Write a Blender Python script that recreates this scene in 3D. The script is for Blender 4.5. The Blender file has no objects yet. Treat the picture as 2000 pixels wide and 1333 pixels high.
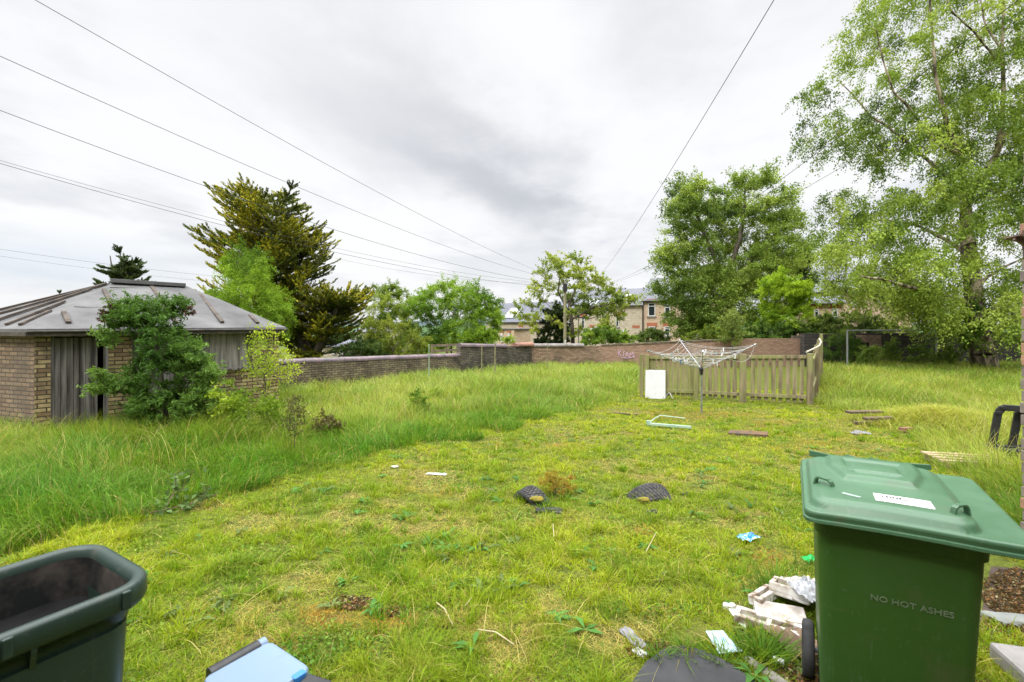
import bpy, bmesh, math, random
import numpy as np
from mathutils import Vector, Matrix

# ------------------------------------------------------------------ camera, sky, sun, exposure
S = bpy.context.scene
COL = S.collection
F, CU, CV, H = 944.0, 1000.0, 632.0, 1.77          # focal length / principal point in photo pixels, eye height
cam_d = bpy.data.cameras.new("camera"); cam = bpy.data.objects.new("camera", cam_d); COL.objects.link(cam)
cam.location = (0, 0, H); cam.rotation_euler = (math.radians(90), 0, 0)
cam_d.sensor_width = 36; cam_d.lens = F/2000*36
cam_d.shift_y = -(666.5-CV)/2000
cam_d.clip_start = 0.05; cam_d.clip_end = 20000
cam_d.dof.use_dof = True; cam_d.dof.focus_distance = 9.0; cam_d.dof.aperture_fstop = 3.5
S.camera = cam
S.render.resolution_x = 1024; S.render.resolution_y = 682
S.view_settings.view_transform = 'Standard'; S.view_settings.look = 'None'
S.view_settings.exposure = 0.62; S.view_settings.gamma = 1.0
S.cycles.max_bounces = 8; S.cycles.diffuse_bounces = 3; S.cycles.transmission_bounces = 4
S.cycles.transparent_max_bounces = 6

SUN_EL, SUN_ROT = 48.0, 215.0
W = bpy.data.worlds.new("World"); S.world = W; W.use_nodes = True
def build_world():
    nt = W.node_tree; N = nt.nodes; L = nt.links; N.clear()
    def n(t, **k):
        x = N.new(t)
        for a, b in k.items(): setattr(x, a, b)
        return x
    def m(op, a, b=None, c=None):
        x = n('ShaderNodeMath', operation=op)
        for i, v in enumerate((a, b, c)):
            if v is None: continue
            if isinstance(v, (int, float)): x.inputs[i].default_value = v
            else: L.new(v, x.inputs[i])
        return x.outputs[0]
    def mr(v, a, b, c, d, smooth=True):
        x = n('ShaderNodeMapRange', interpolation_type='SMOOTHSTEP' if smooth else 'LINEAR')
        L.new(v, x.inputs[0])
        for i, q in enumerate((a, b, c, d)): x.inputs[i+1].default_value = q
        return x.outputs[0]
    def mix(f, a, b):
        x = n('ShaderNodeMix', data_type='RGBA')
        for s, v in ((0, f), (6, a), (7, b)):
            if isinstance(v, (int, float)): x.inputs[s].default_value = v
            elif isinstance(v, tuple): x.inputs[s].default_value = (*v, 1)
            else: L.new(v, x.inputs[s])
        return x.outputs[2]
    tc = n('ShaderNodeTexCoord'); sp = n('ShaderNodeSeparateXYZ'); L.new(tc.outputs['Generated'], sp.inputs[0])
    x, y, z = sp.outputs
    zz = m('ADD', m('MAXIMUM', z, 0.0), 0.12)
    px_, py_ = m('DIVIDE', x, zz), m('DIVIDE', y, zz)
    cb = n('ShaderNodeCombineXYZ'); L.new(px_, cb.inputs[0]); L.new(py_, cb.inputs[1])
    def noise(scale, det, rough, off=(0, 0, 0), st=(1, 1, 1), dist=0.0):
        mp = n('ShaderNodeMapping'); L.new(cb.outputs[0], mp.inputs[0])
        mp.inputs['Location'].default_value = off; mp.inputs['Scale'].default_value = st
        t = n('ShaderNodeTexNoise'); L.new(mp.outputs[0], t.inputs['Vector'])
        t.inputs['Scale'].default_value = scale; t.inputs['Detail'].default_value = det
        t.inputs['Roughness'].default_value = rough; t.inputs['Distortion'].default_value = dist
        return t.outputs['Fac']
    n1 = noise(0.75, 7, 0.52, (3.1, 1.7, 0), (1.0, 0.7, 1), 0.3)
    n2 = noise(2.4, 6, 0.55, (7.3, 2.2, 0), (1.0, 0.8, 1))
    nn = m('ADD', m('MULTIPLY', n1, 0.7), m('MULTIPLY', n2, 0.3))
    base = mix(mr(nn, 0.38, 0.56, 0, 1), (0.545, 0.555, 0.575), (0.672, 0.676, 0.682))
    # the long dark cloud bank over the middle of the garden
    cx, cy, dx, dy = -0.10, 2.35, 0.434, 0.90
    wx = m('ADD', m('SUBTRACT', px_, cx), m('MULTIPLY', m('SUBTRACT', n2, 0.5), 1.1))
    wy = m('ADD', m('SUBTRACT', py_, cy), m('MULTIPLY', m('SUBTRACT', n1, 0.5), 1.8))
    along = m('ADD', m('MULTIPLY', wx, dx), m('MULTIPLY', wy, dy))
    across = m('SUBTRACT', m('MULTIPLY', wx, dy), m('MULTIPLY', wy, dx))
    g = m('ADD', m('POWER', m('DIVIDE', along, 0.95), 2), m('POWER', m('DIVIDE', across, 0.30), 2))
    g = m('EXPONENT', m('MULTIPLY', g, -1))
    base = mix(m('MULTIPLY', g, 0.66), base, (0.335, 0.347, 0.378))
    # brighter, warmer band close to the horizon with a hint of blue low on the left
    hor = mr(z, 0.0, 0.16, 0.75, 0.0)
    base = mix(hor, base, (0.625, 0.632, 0.645))
    lowleft = m('MULTIPLY', mr(x, -0.45, -0.7, 0, 1), m('MULTIPLY', mr(z, 0.03, 0.08, 0, 1), mr(z, 0.09, 0.16, 1, 0)))
    base = mix(m('MULTIPLY', lowleft, 0.5), base, (0.45, 0.51, 0.58))
    # an overcast sky is brighter overhead than near the horizon
    zen = mr(z, 0.56, 0.80, 0, 1)
    zen = m('MULTIPLY', zen, mr(z, 0.05, 0.4, 0.0, 1.0))
    st = m('ADD', m('MULTIPLY', zen, 5.4), 1.0)
    bg = n('ShaderNodeBackground'); L.new(base, bg.inputs[0]); L.new(st, bg.inputs[1])
    sky = n('ShaderNodeTexSky', sky_type='NISHITA'); sky.sun_disc = False
    sky.sun_elevation = math.radians(SUN_EL); sky.sun_rotation = math.radians(SUN_ROT)
    bs = n('ShaderNodeBackground'); L.new(sky.outputs[0], bs.inputs[0]); bs.inputs[1].default_value = 0.08
    mx = n('ShaderNodeMixShader'); mx.inputs[0].default_value = 0.94
    L.new(bs.outputs[0], mx.inputs[1]); L.new(bg.outputs[0], mx.inputs[2])
    out = n('ShaderNodeOutputWorld'); L.new(mx.outputs[0], out.inputs[0])
build_world()
sun_d = bpy.data.lights.new("sun", 'SUN'); sun_d.energy = 1.5; sun_d.angle = math.radians(10); sun_d.color = (1, 0.96, 0.89)
sun = bpy.data.objects.new("sun", sun_d); COL.objects.link(sun)
_a, _e = math.radians(SUN_ROT), math.radians(SUN_EL)
_d = Vector((math.sin(_a)*math.cos(_e), math.cos(_a)*math.cos(_e), math.sin(_e)))   # towards the sun
sun.rotation_euler = (-_d).to_track_quat('-Z', 'Y').to_euler()

random.seed(11); R = np.random.default_rng(11)

# ------------------------------------------------------------------ terrain and picking helpers
def vnoise(x, y, sc, seed):
    g = np.random.default_rng(seed).random((256, 256)); x = np.asarray(x, float)/sc+97; y = np.asarray(y, float)/sc+53
    i, j = np.floor(x).astype(int), np.floor(y).astype(int); fx, fy = x-i, y-j
    fx, fy = fx*fx*(3-2*fx), fy*fy*(3-2*fy); i0, j0, i1, j1 = i % 256, j % 256, (i+1) % 256, (j+1) % 256
    return (g[i0, j0]*(1-fx)+g[i1, j0]*fx)*(1-fy)+(g[i0, j1]*(1-fx)+g[i1, j1]*fx)*fy
YS = [-60, 2.4, 6, 12, 20, 28, 45, 60, 100, 300, 1000, 9000]
ZS = [0, 0, -.15, -.40, -.50, -.66, -1.4, -2.4, -4.5, -10, -14, -16]
def G(x, y):
    y = np.asarray(y, float); x = np.asarray(x, float)
    z = np.interp(y, YS, ZS)
    amp = np.clip((y-2.6)/2, 0, 1)
    return z + amp*((vnoise(x, y, 1.7, 1)-.5)*.05 + (vnoise(x, y, .45, 2)-.5)*.025)
def g1(x, y): return float(G(x, y))
def px(u, v, Y): return Vector(((u-CU)/F*Y, Y, H-(v-CV)/F*Y))
def gpx(u, v):                                    # point of the ground seen at a place in the photo
    Y = 5.0
    for _ in range(40):
        Y = .5*Y+.5*(H-g1((u-CU)/F*Y, Y))*F/max(v-CV, 3)
    return Vector(((u-CU)/F*Y, Y, g1((u-CU)/F*Y, Y)))
def ray_plane(u, v, p, n):
    d = Vector(((u-CU)/F, 1, -(v-CV)/F)); o = Vector((0, 0, H))
    return o + d*((p-o).dot(n)/d.dot(n))
BU = [-900, 0, 150, 280, 430, 560, 700, 850, 1000, 1130, 1244, 1254, 1590, 1598, 1640, 1700, 1760, 1795, 1830, 1880, 1950, 2010, 2300]
BV = [1350, 1082, 1040, 1003, 968, 938, 900, 866, 835, 806, 778, 300, 300, 792, 806, 818, 838, 868, 905, 935, 1000, 1050, 1090]
def tallness(x, y):                               # >0 in the uncut grass, in rough metres from its edge
    u = CU+F*x/y; v = CV+F*(H-np.interp(y, YS, ZS))/y
    d = (np.interp(u, BU, BV)-v)
    return d/F*y + (vnoise(x, y, .6, 5)-.5)*.25

# ------------------------------------------------------------------ object helpers
def tag(o, label=None, cat=None, group=None, kind=None):
    if label: o['label'] = label
    if cat: o['category'] = cat
    if group: o['group'] = group
    if kind: o['kind'] = kind
    return o
def empty(name, loc=(0, 0, 0), rz=0, **k):
    o = bpy.data.objects.new(name, None); COL.objects.link(o); o.location = loc; o.rotation_euler = (0, 0, rz)
    o.empty_display_size = .1
    return tag(o, **k)
def link(name, me, mat, parent=None, smooth=False, **k):
    o = bpy.data.objects.new(name, me); COL.objects.link(o)
    if mat is not None and not me.materials: me.materials.append(mat)
    if parent: o.parent = parent
    if smooth: me.shade_smooth()
    return tag(o, **k)
def copy_tree(o, parent=None):
    c = o.copy(); COL.objects.link(c); c.parent = parent
    if parent: c.matrix_parent_inverse = o.matrix_parent_inverse.copy()
    for ch in list(o.children): copy_tree(ch, c)
    return c
class MB:                                         # collects shapes, builds one mesh
    def __init__(s): s.v = []; s.f = []; s.uv = []
    def add(s, vs, fs, uvs=None):
        o = len(s.v); s.v += [tuple(v) for v in vs]; s.f += [tuple(i+o for i in f) for f in fs]
        s.uv += uvs if uvs else [[(0, 0)]*len(f) for f in fs]
        return s
    def box(s, c, d, rz=0, rx=0, ry=0, M=None):
        x, y, z = d[0]/2, d[1]/2, d[2]/2
        vs = [Vector((a, b, e)) for e in (-z, z) for b in (-y, y) for a in (-x, x)]
        T = Matrix.Translation(Vector(c)) @ Matrix.Rotation(rz, 4, 'Z') @ Matrix.Rotation(ry, 4, 'Y') @ Matrix.Rotation(rx, 4, 'X')
        if M: T = M @ T
        return s.add([T @ v for v in vs], [(0, 2, 3, 1), (4, 5, 7, 6), (0, 1, 5, 4), (2, 6, 7, 3), (0, 4, 6, 2), (1, 3, 7, 5)])
    def seg(s, a, b, r0, r1=None, n=6, up=None):
        a, b = Vector(a), Vector(b); r1 = r0 if r1 is None else r1
        d = (b-a).normalized(); t = Vector((0, 0, 1)) if abs(d.z) < .9 else Vector((1, 0, 0))
        p = d.cross(t).normalized(); q = d.cross(p)
        vs = [c+(p*math.cos(2*math.pi*i/n)+q*math.sin(2*math.pi*i/n))*r for c, r in ((a, r0), (b, r1)) for i in range(n)]
        fs = [(i, (i+1) % n, n+(i+1) % n, n+i) for i in range(n)]+[tuple(range(n))[::-1], tuple(range(n, 2*n))]
        return s.add(vs, fs)
    def bar(s, a, b, w, t, up=(0, 0, 1)):         # rectangular bar from a to b, w wide (sideways), t along up
        a, b = Vector(a), Vector(b); d = (b-a).normalized(); up = Vector(up)
        p = d.cross(up).normalized()*w/2; q = p.cross(d).normalized()*t/2
        vs = [c+e for c in (a, b) for e in (-p-q, p-q, p+q, -p+q)]
        return s.add(vs, [(0, 1, 2, 3), (7, 6, 5, 4), (0, 4, 5, 1), (1, 5, 6, 2), (2, 6, 7, 3), (3, 7, 4, 0)])
    def path(s, pts, r, n=6):
        for a, b in zip(pts[:-1], pts[1:]): s.seg(a, b, r, n=n)
        return s
    def loft(s, rings, close=True, cap0=False, cap1=False):
        n = len(rings[0]); vs = [v for r in rings for v in r]; fs = []
        for k in range(len(rings)-1):
            for i in range(n if close else n-1):
                j = (i+1) % n; fs.append((k*n+i, k*n+j, (k+1)*n+j, (k+1)*n+i))
        if cap0: fs.append(tuple(range(n))[::-1])
        if cap1: fs.append(tuple(range((len(rings)-1)*n, len(rings)*n)))
        return s.add(vs, fs)
    def quad(s, a, b, c, d, uv=None): return s.add([a, b, c, d], [(0, 1, 2, 3)], [uv] if uv else None)
    def wallbox(s, a, b, z0a, z1a, z0b, z1b, th, u0=0.0):   # upright wall from a to b (xy), th thick towards its left, UV in metres
        a, b = Vector((a[0], a[1], 0)), Vector((b[0], b[1], 0)); d = b-a; L = d.length; d /= L
        nrm = Vector((-d.y, d.x, 0))*th
        P = lambda p, z: Vector((p.x, p.y, z))
        v = [P(a, z0a), P(b, z0b), P(b, z1b), P(a, z1a), P(a+nrm, z0a), P(b+nrm, z0b), P(b+nrm, z1b), P(a+nrm, z1a)]
        u1 = u0+L
        fs = [(0, 1, 2, 3), (5, 4, 7, 6), (3, 2, 6, 7), (4, 5, 1, 0), (1, 5, 6, 2), (4, 0, 3, 7)]
        uv = [[(u0, z0a), (u1, z0b), (u1, z1b), (u0, z1a)], [(u1, z0b), (u0, z0a), (u0, z1a), (u1, z1b)],
              [(u0, z1a), (u1, z1b), (u1, z1b+th), (u0, z1a+th)], [(u0, 0), (u1, 0), (u1, th), (u0, th)],
              [(u1, z0b), (u1+th, z0b), (u1+th, z1b), (u1, z1b)], [(u0-th, z0a), (u0, z0a), (u0, z1a), (u0-th, z1a)]]
        return s.add(v, fs, uv)
    def mesh(s, name, bevel=0, seg=2):
        me = bpy.data.meshes.new(name); me.from_pydata([tuple(v) for v in s.v], [], s.f)
        ul = me.uv_layers.new(name='UVMap'); flat = [c for f in s.uv for p in f for c in p]
        ul.data.foreach_set('uv', flat)
        if bevel:
            bm = bmesh.new(); bm.from_mesh(me)
            bmesh.ops.bevel(bm, geom=list(bm.edges), offset=bevel, segments=seg, affect='EDGES', profile=.6)
            bm.to_mesh(me); bm.free()
        return me
    def build(s, name, mat, parent=None, bevel=0, smooth=False, **k):
        return link(name, s.mesh(name, bevel), mat, parent, smooth, **k)
def np_mesh(name, V, quads=None, tris=None, col=None):
    me = bpy.data.meshes.new(name); nq = 0 if quads is None else len(quads); nt_ = 0 if tris is None else len(tris)
    loops = np.concatenate([a.ravel() for a in (quads, tris) if a is not None and len(a)]).astype(np.int32)
    starts = np.concatenate([np.arange(nq)*4, nq*4+np.arange(nt_)*3]).astype(np.int32)
    me.vertices.add(len(V)); me.vertices.foreach_set('co', V.astype(np.float32).ravel())
    me.loops.add(len(loops)); me.loops.foreach_set('vertex_index', loops)
    me.polygons.add(nq+nt_); me.polygons.foreach_set('loop_start', starts)
    me.update(calc_edges=True)
    if col is not None:
        at = me.color_attributes.new(name='tint', type='FLOAT_COLOR', domain='POINT')
        c4 = np.ones((len(V), 4), np.float32); c4[:, :3] = col; at.data.foreach_set('color', c4.ravel())
    return me
def rrect(cx, cy, w, d, r, z, n=6, M=None):
    pts = []
    for sx, sy, a0 in ((1, 1, 0), (-1, 1, 90), (-1, -1, 180), (1, -1, 270)):
        for i in range(n+1):
            a = math.radians(a0+90*i/n)
            pts.append(Vector((cx+sx*(w/2-r)+r*math.cos(a), cy+sy*(d/2-r)+r*math.sin(a), z)))
    return [M @ p for p in pts] if M else pts

# ------------------------------------------------------------------ materials
class MT:
    def __init__(s, name):
        s.m = bpy.data.materials.new(name); s.m.use_nodes = True; s.nt = s.m.node_tree; s.N = s.nt.nodes; s.L = s.nt.links
        s.b = s.N['Principled BSDF']; s.out = s.N['Material Output']; s.tc = s.N.new('ShaderNodeTexCoord')
        s.b.inputs['Specular IOR Level'].default_value = .3
    def set(s, inp, v):
        i = s.b.inputs[inp]
        if isinstance(v, (int, float)): i.default_value = v
        elif isinstance(v, tuple): i.default_value = (*v, 1)
        else: s.L.new(v, i)
        return s
    def math(s, op, a, b=None):
        x = s.N.new('ShaderNodeMath'); x.operation = op
        for i, v in enumerate((a, b)):
            if v is None: continue
            if isinstance(v, (int, float)): x.inputs[i].default_value = v
            else: s.L.new(v, x.inputs[i])
        return x.outputs[0]
    def noise(s, scale, det=5, rough=.55, st=(1, 1, 1), co='Object', off=(0, 0, 0), dist=0):
        mp = s.N.new('ShaderNodeMapping'); s.L.new(s.tc.outputs[co], mp.inputs[0]); mp.inputs['Scale'].default_value = st; mp.inputs['Location'].default_value = off
        t = s.N.new('ShaderNodeTexNoise'); s.L.new(mp.outputs[0], t.inputs['Vector']); t.inputs['Scale'].default_value = scale
        t.inputs['Detail'].default_value = det; t.inputs['Roughness'].default_value = rough; t.inputs['Distortion'].default_value = dist
        return t.outputs['Fac']
    def ramp(s, fac, stops):
        r = s.N.new('ShaderNodeValToRGB'); s.L.new(fac, r.inputs[0]); e = r.color_ramp.elements
        while len(e) < len(stops): e.new(.5)
        for q, (p, c) in zip(e, stops):
            q.position = p; q.color = (*c, 1) if isinstance(c, tuple) else (c, c, c, 1)
        return r.outputs[0]
    def mr(s, f, a, b, c, d):
        x = s.N.new('ShaderNodeMapRange'); s.L.new(f, x.inputs[0])
        for i, q in enumerate((a, b, c, d)): x.inputs[i+1].default_value = q
        return x.outputs[0]
    def mix(s, f, a, b, mode='MIX'):
        x = s.N.new('ShaderNodeMix'); x.data_type = 'RGBA'; x.blend_type = mode
        for i, v in ((0, f), (6, a), (7, b)):
            if isinstance(v, (int, float)): x.inputs[i].default_value = v
            elif isinstance(v, tuple): x.inputs[i].default_value = (*v, 1)
            else: s.L.new(v, x.inputs[i])
        return x.outputs[2]
    def bump(s, h, st=.5, d=.01):
        x = s.N.new('ShaderNodeBump'); s.L.new(h, x.inputs['Height']); x.inputs['Strength'].default_value = st; x.inputs['Distance'].default_value = d
        s.L.new(x.outputs[0], s.b.inputs['Normal']); return s
def plain(name, c1, c2=None, rough=.6, sc=6, metal=0, bump=.15, st=(1, 1, 1), det=6, spec=.3, lo=.35, hi=.65):
    t = MT(name); c2 = c2 or tuple(x*.7 for x in c1)
    n = t.noise(sc, det, .6, st); t.set('Base Color', t.ramp(n, [(lo, c2), (hi, c1)]))
    t.set('Roughness', t.mr(t.noise(sc*2.3, 4), .3, .7, max(rough-.12, .05), min(rough+.12, 1))); t.set('Metallic', metal)
    t.b.inputs['Specular IOR Level'].default_value = spec
    if bump: t.bump(t.noise(sc*5, 4, .6, st), bump, .004)
    return t.m
def brick(name, c1, c2, mortar, soot=(.05, .045, .04), soot_amt=.45, bw=.235, rh=.077, ms=.011, odd=None, wear=.5, seed=0):
    t = MT(name)
    mp = t.N.new('ShaderNodeMapping'); t.L.new(t.tc.outputs['UV'], mp.inputs[0]); mp.inputs['Location'].default_value = (seed*1.37, seed*.71, 0)
    wn = t.N.new('ShaderNodeTexNoise'); t.L.new(mp.outputs[0], wn.inputs['Vector']); wn.inputs['Scale'].default_value = 9; wn.inputs['Detail'].default_value = 3
    ad = t.N.new('ShaderNodeVectorMath'); ad.operation = 'MULTIPLY_ADD'
    t.L.new(wn.outputs['Color'], ad.inputs[0]); ad.inputs[1].default_value = (.012, .012, 0); t.L.new(mp.outputs[0], ad.inputs[2])
    def br(off):
        b = t.N.new('ShaderNodeTexBrick'); t.L.new(ad.outputs[0], b.inputs['Vector'])
        b.inputs['Scale'].default_value = 1; b.inputs['Brick Width'].default_value = bw; b.inputs['Row Height'].default_value = rh
        b.inputs['Mortar Size'].default_value = ms; b.inputs['Mortar Smooth'].default_value = .3; b.inputs['Bias'].default_value = off
        return b
    b = br(0); b.inputs['Color1'].default_value = (*c1, 1); b.inputs['Color2'].default_value = (*c2, 1); b.inputs['Mortar'].default_value = (*mortar, 1)
    col = b.outputs['Color']
    if odd:
        b2 = br(-.72); b2.offset = .5; b2.inputs['Color1'].default_value = (0, 0, 0, 1); b2.inputs['Color2'].default_value = (1, 1, 1, 1); b2.inputs['Mortar'].default_value = (0, 0, 0, 1)
        col = t.mix(t.mr(b2.outputs['Color'], .55, .8, 0, .8), col, odd)
    n1 = t.noise(1.1, 8, .66, (1, 1, 1), 'UV'); n2 = t.noise(14, 5, .6, (1, 1, 1), 'UV')
    col = t.mix(t.mr(n2, .3, .75, 0, wear), col, tuple(x*.55 for x in c2))
    col = t.mix(t.mr(n1, .62-soot_amt*.35, .72-soot_amt*.1, 0, .9), col, soot)
    t.set('Base Color', col); t.set('Roughness', .9)
    hgt = t.math('ADD', t.math('MULTIPLY', b.outputs['Fac'], -1.0), t.math('MULTIPLY', n2, .6))
    t.bump(hgt, .8, .012)
    return t.m
def leafy(name, transl=.35, rough=.5, blue=.85):
    t = MT(name); a = t.N.new('ShaderNodeAttribute'); a.attribute_name = 'tint'
    t.set('Base Color', t.mix(1.0, a.outputs['Color'], (1.0, 1.0, blue), 'MULTIPLY')); t.set('Roughness', rough); t.b.inputs['Specular IOR Level'].default_value = .10
    tr = t.N.new('ShaderNodeBsdfTranslucent'); mx = t.N.new('ShaderNodeMixShader'); mx.inputs[0].default_value = transl
    c = t.mix(1.0, a.outputs['Color'], (1.2, 1.2, .55*blue), 'MULTIPLY'); t.L.new(c, tr.inputs[0])
    t.L.new(t.b.outputs[0], mx.inputs[1]); t.L.new(tr.outputs[0], mx.inputs[2]); t.L.new(mx.outputs[0], t.out.inputs[0])
    return t.m
LEAF = leafy('leaf_surface', .35); GRASS = leafy('grass_surface', .40, .45, .62); NEEDLE = leafy('needle_surface', .15, .6)
BARK = plain('bark', (.17, .14, .11), (.05, .042, .035), .95, 3, bump=.8, st=(1, 1, .25))
PALEBARK = plain('pale_bark', (.42, .34, .25), (.06, .045, .03), .9, 2.6, bump=1, st=(1, 1, .5), lo=.44, hi=.62)
SLATE = None
def mk_slate(name, c1, c2):
    t = MT(name); b = t.N.new('ShaderNodeTexBrick'); t.L.new(t.tc.outputs['UV'], b.inputs['Vector'])
    b.inputs['Scale'].default_value = 1; b.inputs['Brick Width'].default_value = .3; b.inputs['Row Height'].default_value = .22; b.inputs['Mortar Size'].default_value = .012
    b.inputs['Color1'].default_value = (*c1, 1); b.inputs['Color2'].default_value = (*c2, 1); b.inputs['Mortar'].default_value = (*[x*.55 for x in c1], 1)
    t.set('Base Color', t.mix(t.mr(t.noise(.7, 6, .6, co='UV'), .4, .7, 0, .5), b.outputs['Color'], tuple(x*1.5 for x in c1))); t.set('Roughness', .6); return t.m
SLATE = mk_slate('slate', (.095, .10, .125), (.13, .135, .16))

# ------------------------------------------------------------------ ground
def build_ground():
    def axis(a, steps):
        out = [a]
        for end, st in steps:
            while out[-1] < end-1e-6: out.append(min(out[-1]+st, end))
        return np.array(out)
    pos = axis(0, [(9, .12), (32, .4), (90, 3), (400, 30), (2000, 200), (8000, 1500)])
    X = np.concatenate([-pos[:0:-1], pos]); Y = axis(-60, [(-6, 6), (0, 1), (1, .3), (15, .12), (32, .4), (100, 3), (500, 25), (2500, 250), (9000, 1500)])
    gx, gy = np.meshgrid(X, Y); V = np.stack([gx, gy, G(gx, gy)], -1).reshape(-1, 3)
    nx, ny = len(X), len(Y); i = np.arange(nx-1)[None, :]+np.arange(ny-1)[:, None]*nx; i = i.ravel()
    q = np.stack([i, i+1, i+nx+1, i+nx], -1)
    t = MT('turf_soil'); n = t.noise(1.3, 8, .62); n2 = t.noise(11, 7, .65); n3 = t.noise(55, 4, .6)
    c = t.ramp(n2, [(.3, (.034, .034, .010)), (.45, (.075, .09, .02)), (.6, (.12, .15, .025)), (.75, (.16, .15, .03))])
    c = t.mix(t.mr(n, .5, .62, 0, .65), c, (.13, .10, .035)); c = t.mix(t.mr(n3, .55, .7, 0, .6), c, (.03, .04, .012))
    geo = t.N.new('ShaderNodeNewGeometry'); sp = t.N.new('ShaderNodeSeparateXYZ'); t.L.new(geo.outputs['Position'], sp.inputs[0])
    c = t.mix(t.mr(sp.outputs[1], 30, 400, 0, 1), c, (.06, .10, .045))
    t.set('Base Color', c); t.set('Roughness', 1.0); t.b.inputs['Specular IOR Level'].default_value = .02; t.bump(n3, .7, .02)
    me = np_mesh('ground', V, q); me.shade_smooth()
    link('ground', me, t.m, kind='structure')
build_ground()

# far hills, distance haze put into their blue-green colour
def hills():
    mat = plain('far_hillside', (.09, .12, .12), (.06, .085, .10), .9, .002, bump=0)
    for x0, x1, Y, zs, nm in ((-6500, -3200, 4800, 55, 1), (-2600, 600, 3600, 75, 2)):
        rs = []
        for k in range(41):
            t = k/40; x = x0+(x1-x0)*t; e = math.sin(math.pi*min(max(t, 0), 1))**.5
            h = -16+e*(zs*(.6+.4*math.sin(t*7+nm))+8*math.sin(t*31+nm))
            rs.append([Vector((x, Y, -20)), Vector((x, Y+120, h*.6)), Vector((x, Y+400, h)), Vector((x, Y+900, h*.7)), Vector((x, Y+1400, -20))])
        MB().loft(rs, close=False).build('hills', mat, smooth=True, kind='structure')
hills()

# ------------------------------------------------------------------ grass
SPOTS = [  # worn / mossy places on the lawn: (u, v, ru, rv, strength, kind) kind 0 straw, 1 orange moss, 2 bare soil, 3 lush
    (500, 1030, 90, 30, .9, 0), (590, 1140, 80, 40, .7, 0), (690, 1175, 60, 22, 1.0, 2), (760, 1210, 70, 30, .7, 1), (640, 1205, 70, 26, .7, 1),
    (1380, 812, 120, 10, .9, 1), (1500, 828, 60, 10, .8, 1), (1290, 805, 60, 7, .7, 1), (1660, 835, 60, 18, .7, 0), (1600, 870, 120, 26, .45, 1),
    (1500, 1095, 55, 26, .8, 1), (1540, 1120, 60, 26, .7, 0), (1470, 1140, 50, 20, .6, 0), (1130, 1010, 60, 22, .4, 0), (1260, 1035, 60, 20, .5, 1),
    (790, 945, 60, 16, .5, 0), (920, 1010, 60, 18, .4, 0), (380, 990, 70, 14, .9, 0), (1000, 1240, 90, 40, .4, 0), (1350, 1240, 60, 30, .6, 2),
    (1200, 1250, 50, 35, .6, 2), (1450, 1190, 50, 30, .9, 2), (1560, 1300, 90, 60, 1.0, 2), (850, 960, 90, 20, .4, 1), (1040, 870, 160, 14, .3, 1),
    (750, 1100, 60, 36, .9, 3), (960, 1150, 60, 30, .9, 3), (700, 1000, 60, 20, .7, 3), (1090, 970, 70, 18, .7, 3), (860, 1080, 60, 22, .6, 3),
    (1200, 1100, 60, 26, .6, 3), (640, 960, 60, 16, .5, 3), (1330, 1130, 50, 20, .6, 3), (1700, 780, 60, 8, .6, 1), (1780, 845, 50, 12, .8, 0), (620, 1290, 90, 40, .6, 3)]
def spotmask(x, y, kinds):
    u = CU+F*x/y; v = CV+F*(H-np.interp(y, YS, ZS))/y; m = np.zeros_like(x)
    w = .55+.9*vnoise(x, y, .16, 31)
    for (a, b, ru, rv, s, k) in SPOTS:
        if k in kinds: m = np.maximum(m, s*np.clip(1.5*(1-np.sqrt(((u-a)/ru)**2+((v-b)/rv)**2)/w), 0, 1))
    return m
OBST = []                                          # places kept free of grass: (x, y, half_x, half_y, rz)
def free(x, y):
    k = np.ones(len(x), bool)
    for (ox, oy, hx, hy, rz) in OBST:
        dx, dy = x-ox, y-oy; c, s = math.cos(-rz), math.sin(-rz)
        k &= ~((np.abs(dx*c-dy*s) < hx) & (np.abs(dx*s+dy*c) < hy))
    return k
def blades(name, x, y, h, w, az, lean, col, lv, mat, **k):
    n = len(x); z = G(x, y); base = np.stack([x, y, z-.01], -1)
    d = np.stack([np.cos(az), np.sin(az), np.zeros(n)], -1); tw = az+R.normal(0, .9, n)+math.pi/2
    sd = np.stack([np.cos(tw), np.sin(tw), np.zeros(n)], -1)
    P = []; C = []
    for j in range(lv+1):
        t = j/lv; c = base+d*(lean*h*t**1.8)[:, None]; c[:, 2] += h*(t-.35*np.minimum(lean, 1.4)*t**3)
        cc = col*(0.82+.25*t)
        if j < lv:
            ww = (w*(1-t**1.6*.75)/2)[:, None]; P += [c-sd*ww, c+sd*ww]; C += [cc, cc]
        else: P.append(c); C.append(cc)
    m = 2*lv+1; V = np.stack(P, 1).reshape(-1, 3); CC = np.stack(C, 1).reshape(-1, 3); b = np.arange(n)*m
    q = np.concatenate([np.stack([b+2*j, b+2*j+1, b+2*j+3, b+2*j+2], -1) for j in range(lv-1)]) if lv > 1 else None
    tr = np.stack([b+2*lv-2, b+2*lv-1, b+2*lv], -1)
    return link(name, np_mesh(name, V, q, tr, np.clip(CC, 0, 1)), mat, **k)
def sample(n, y0, y1, e, half=1.17):
    a = 2-e; yy = (y0**a+R.random(n)*(y1**a-y0**a))**(1/a); return (R.random(n)*2-1)*half*yy, yy
def lerp(a, b, t): return a+(b-a)*t[:, None]
def C3(*c): return np.array(c)[None, :]
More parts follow.
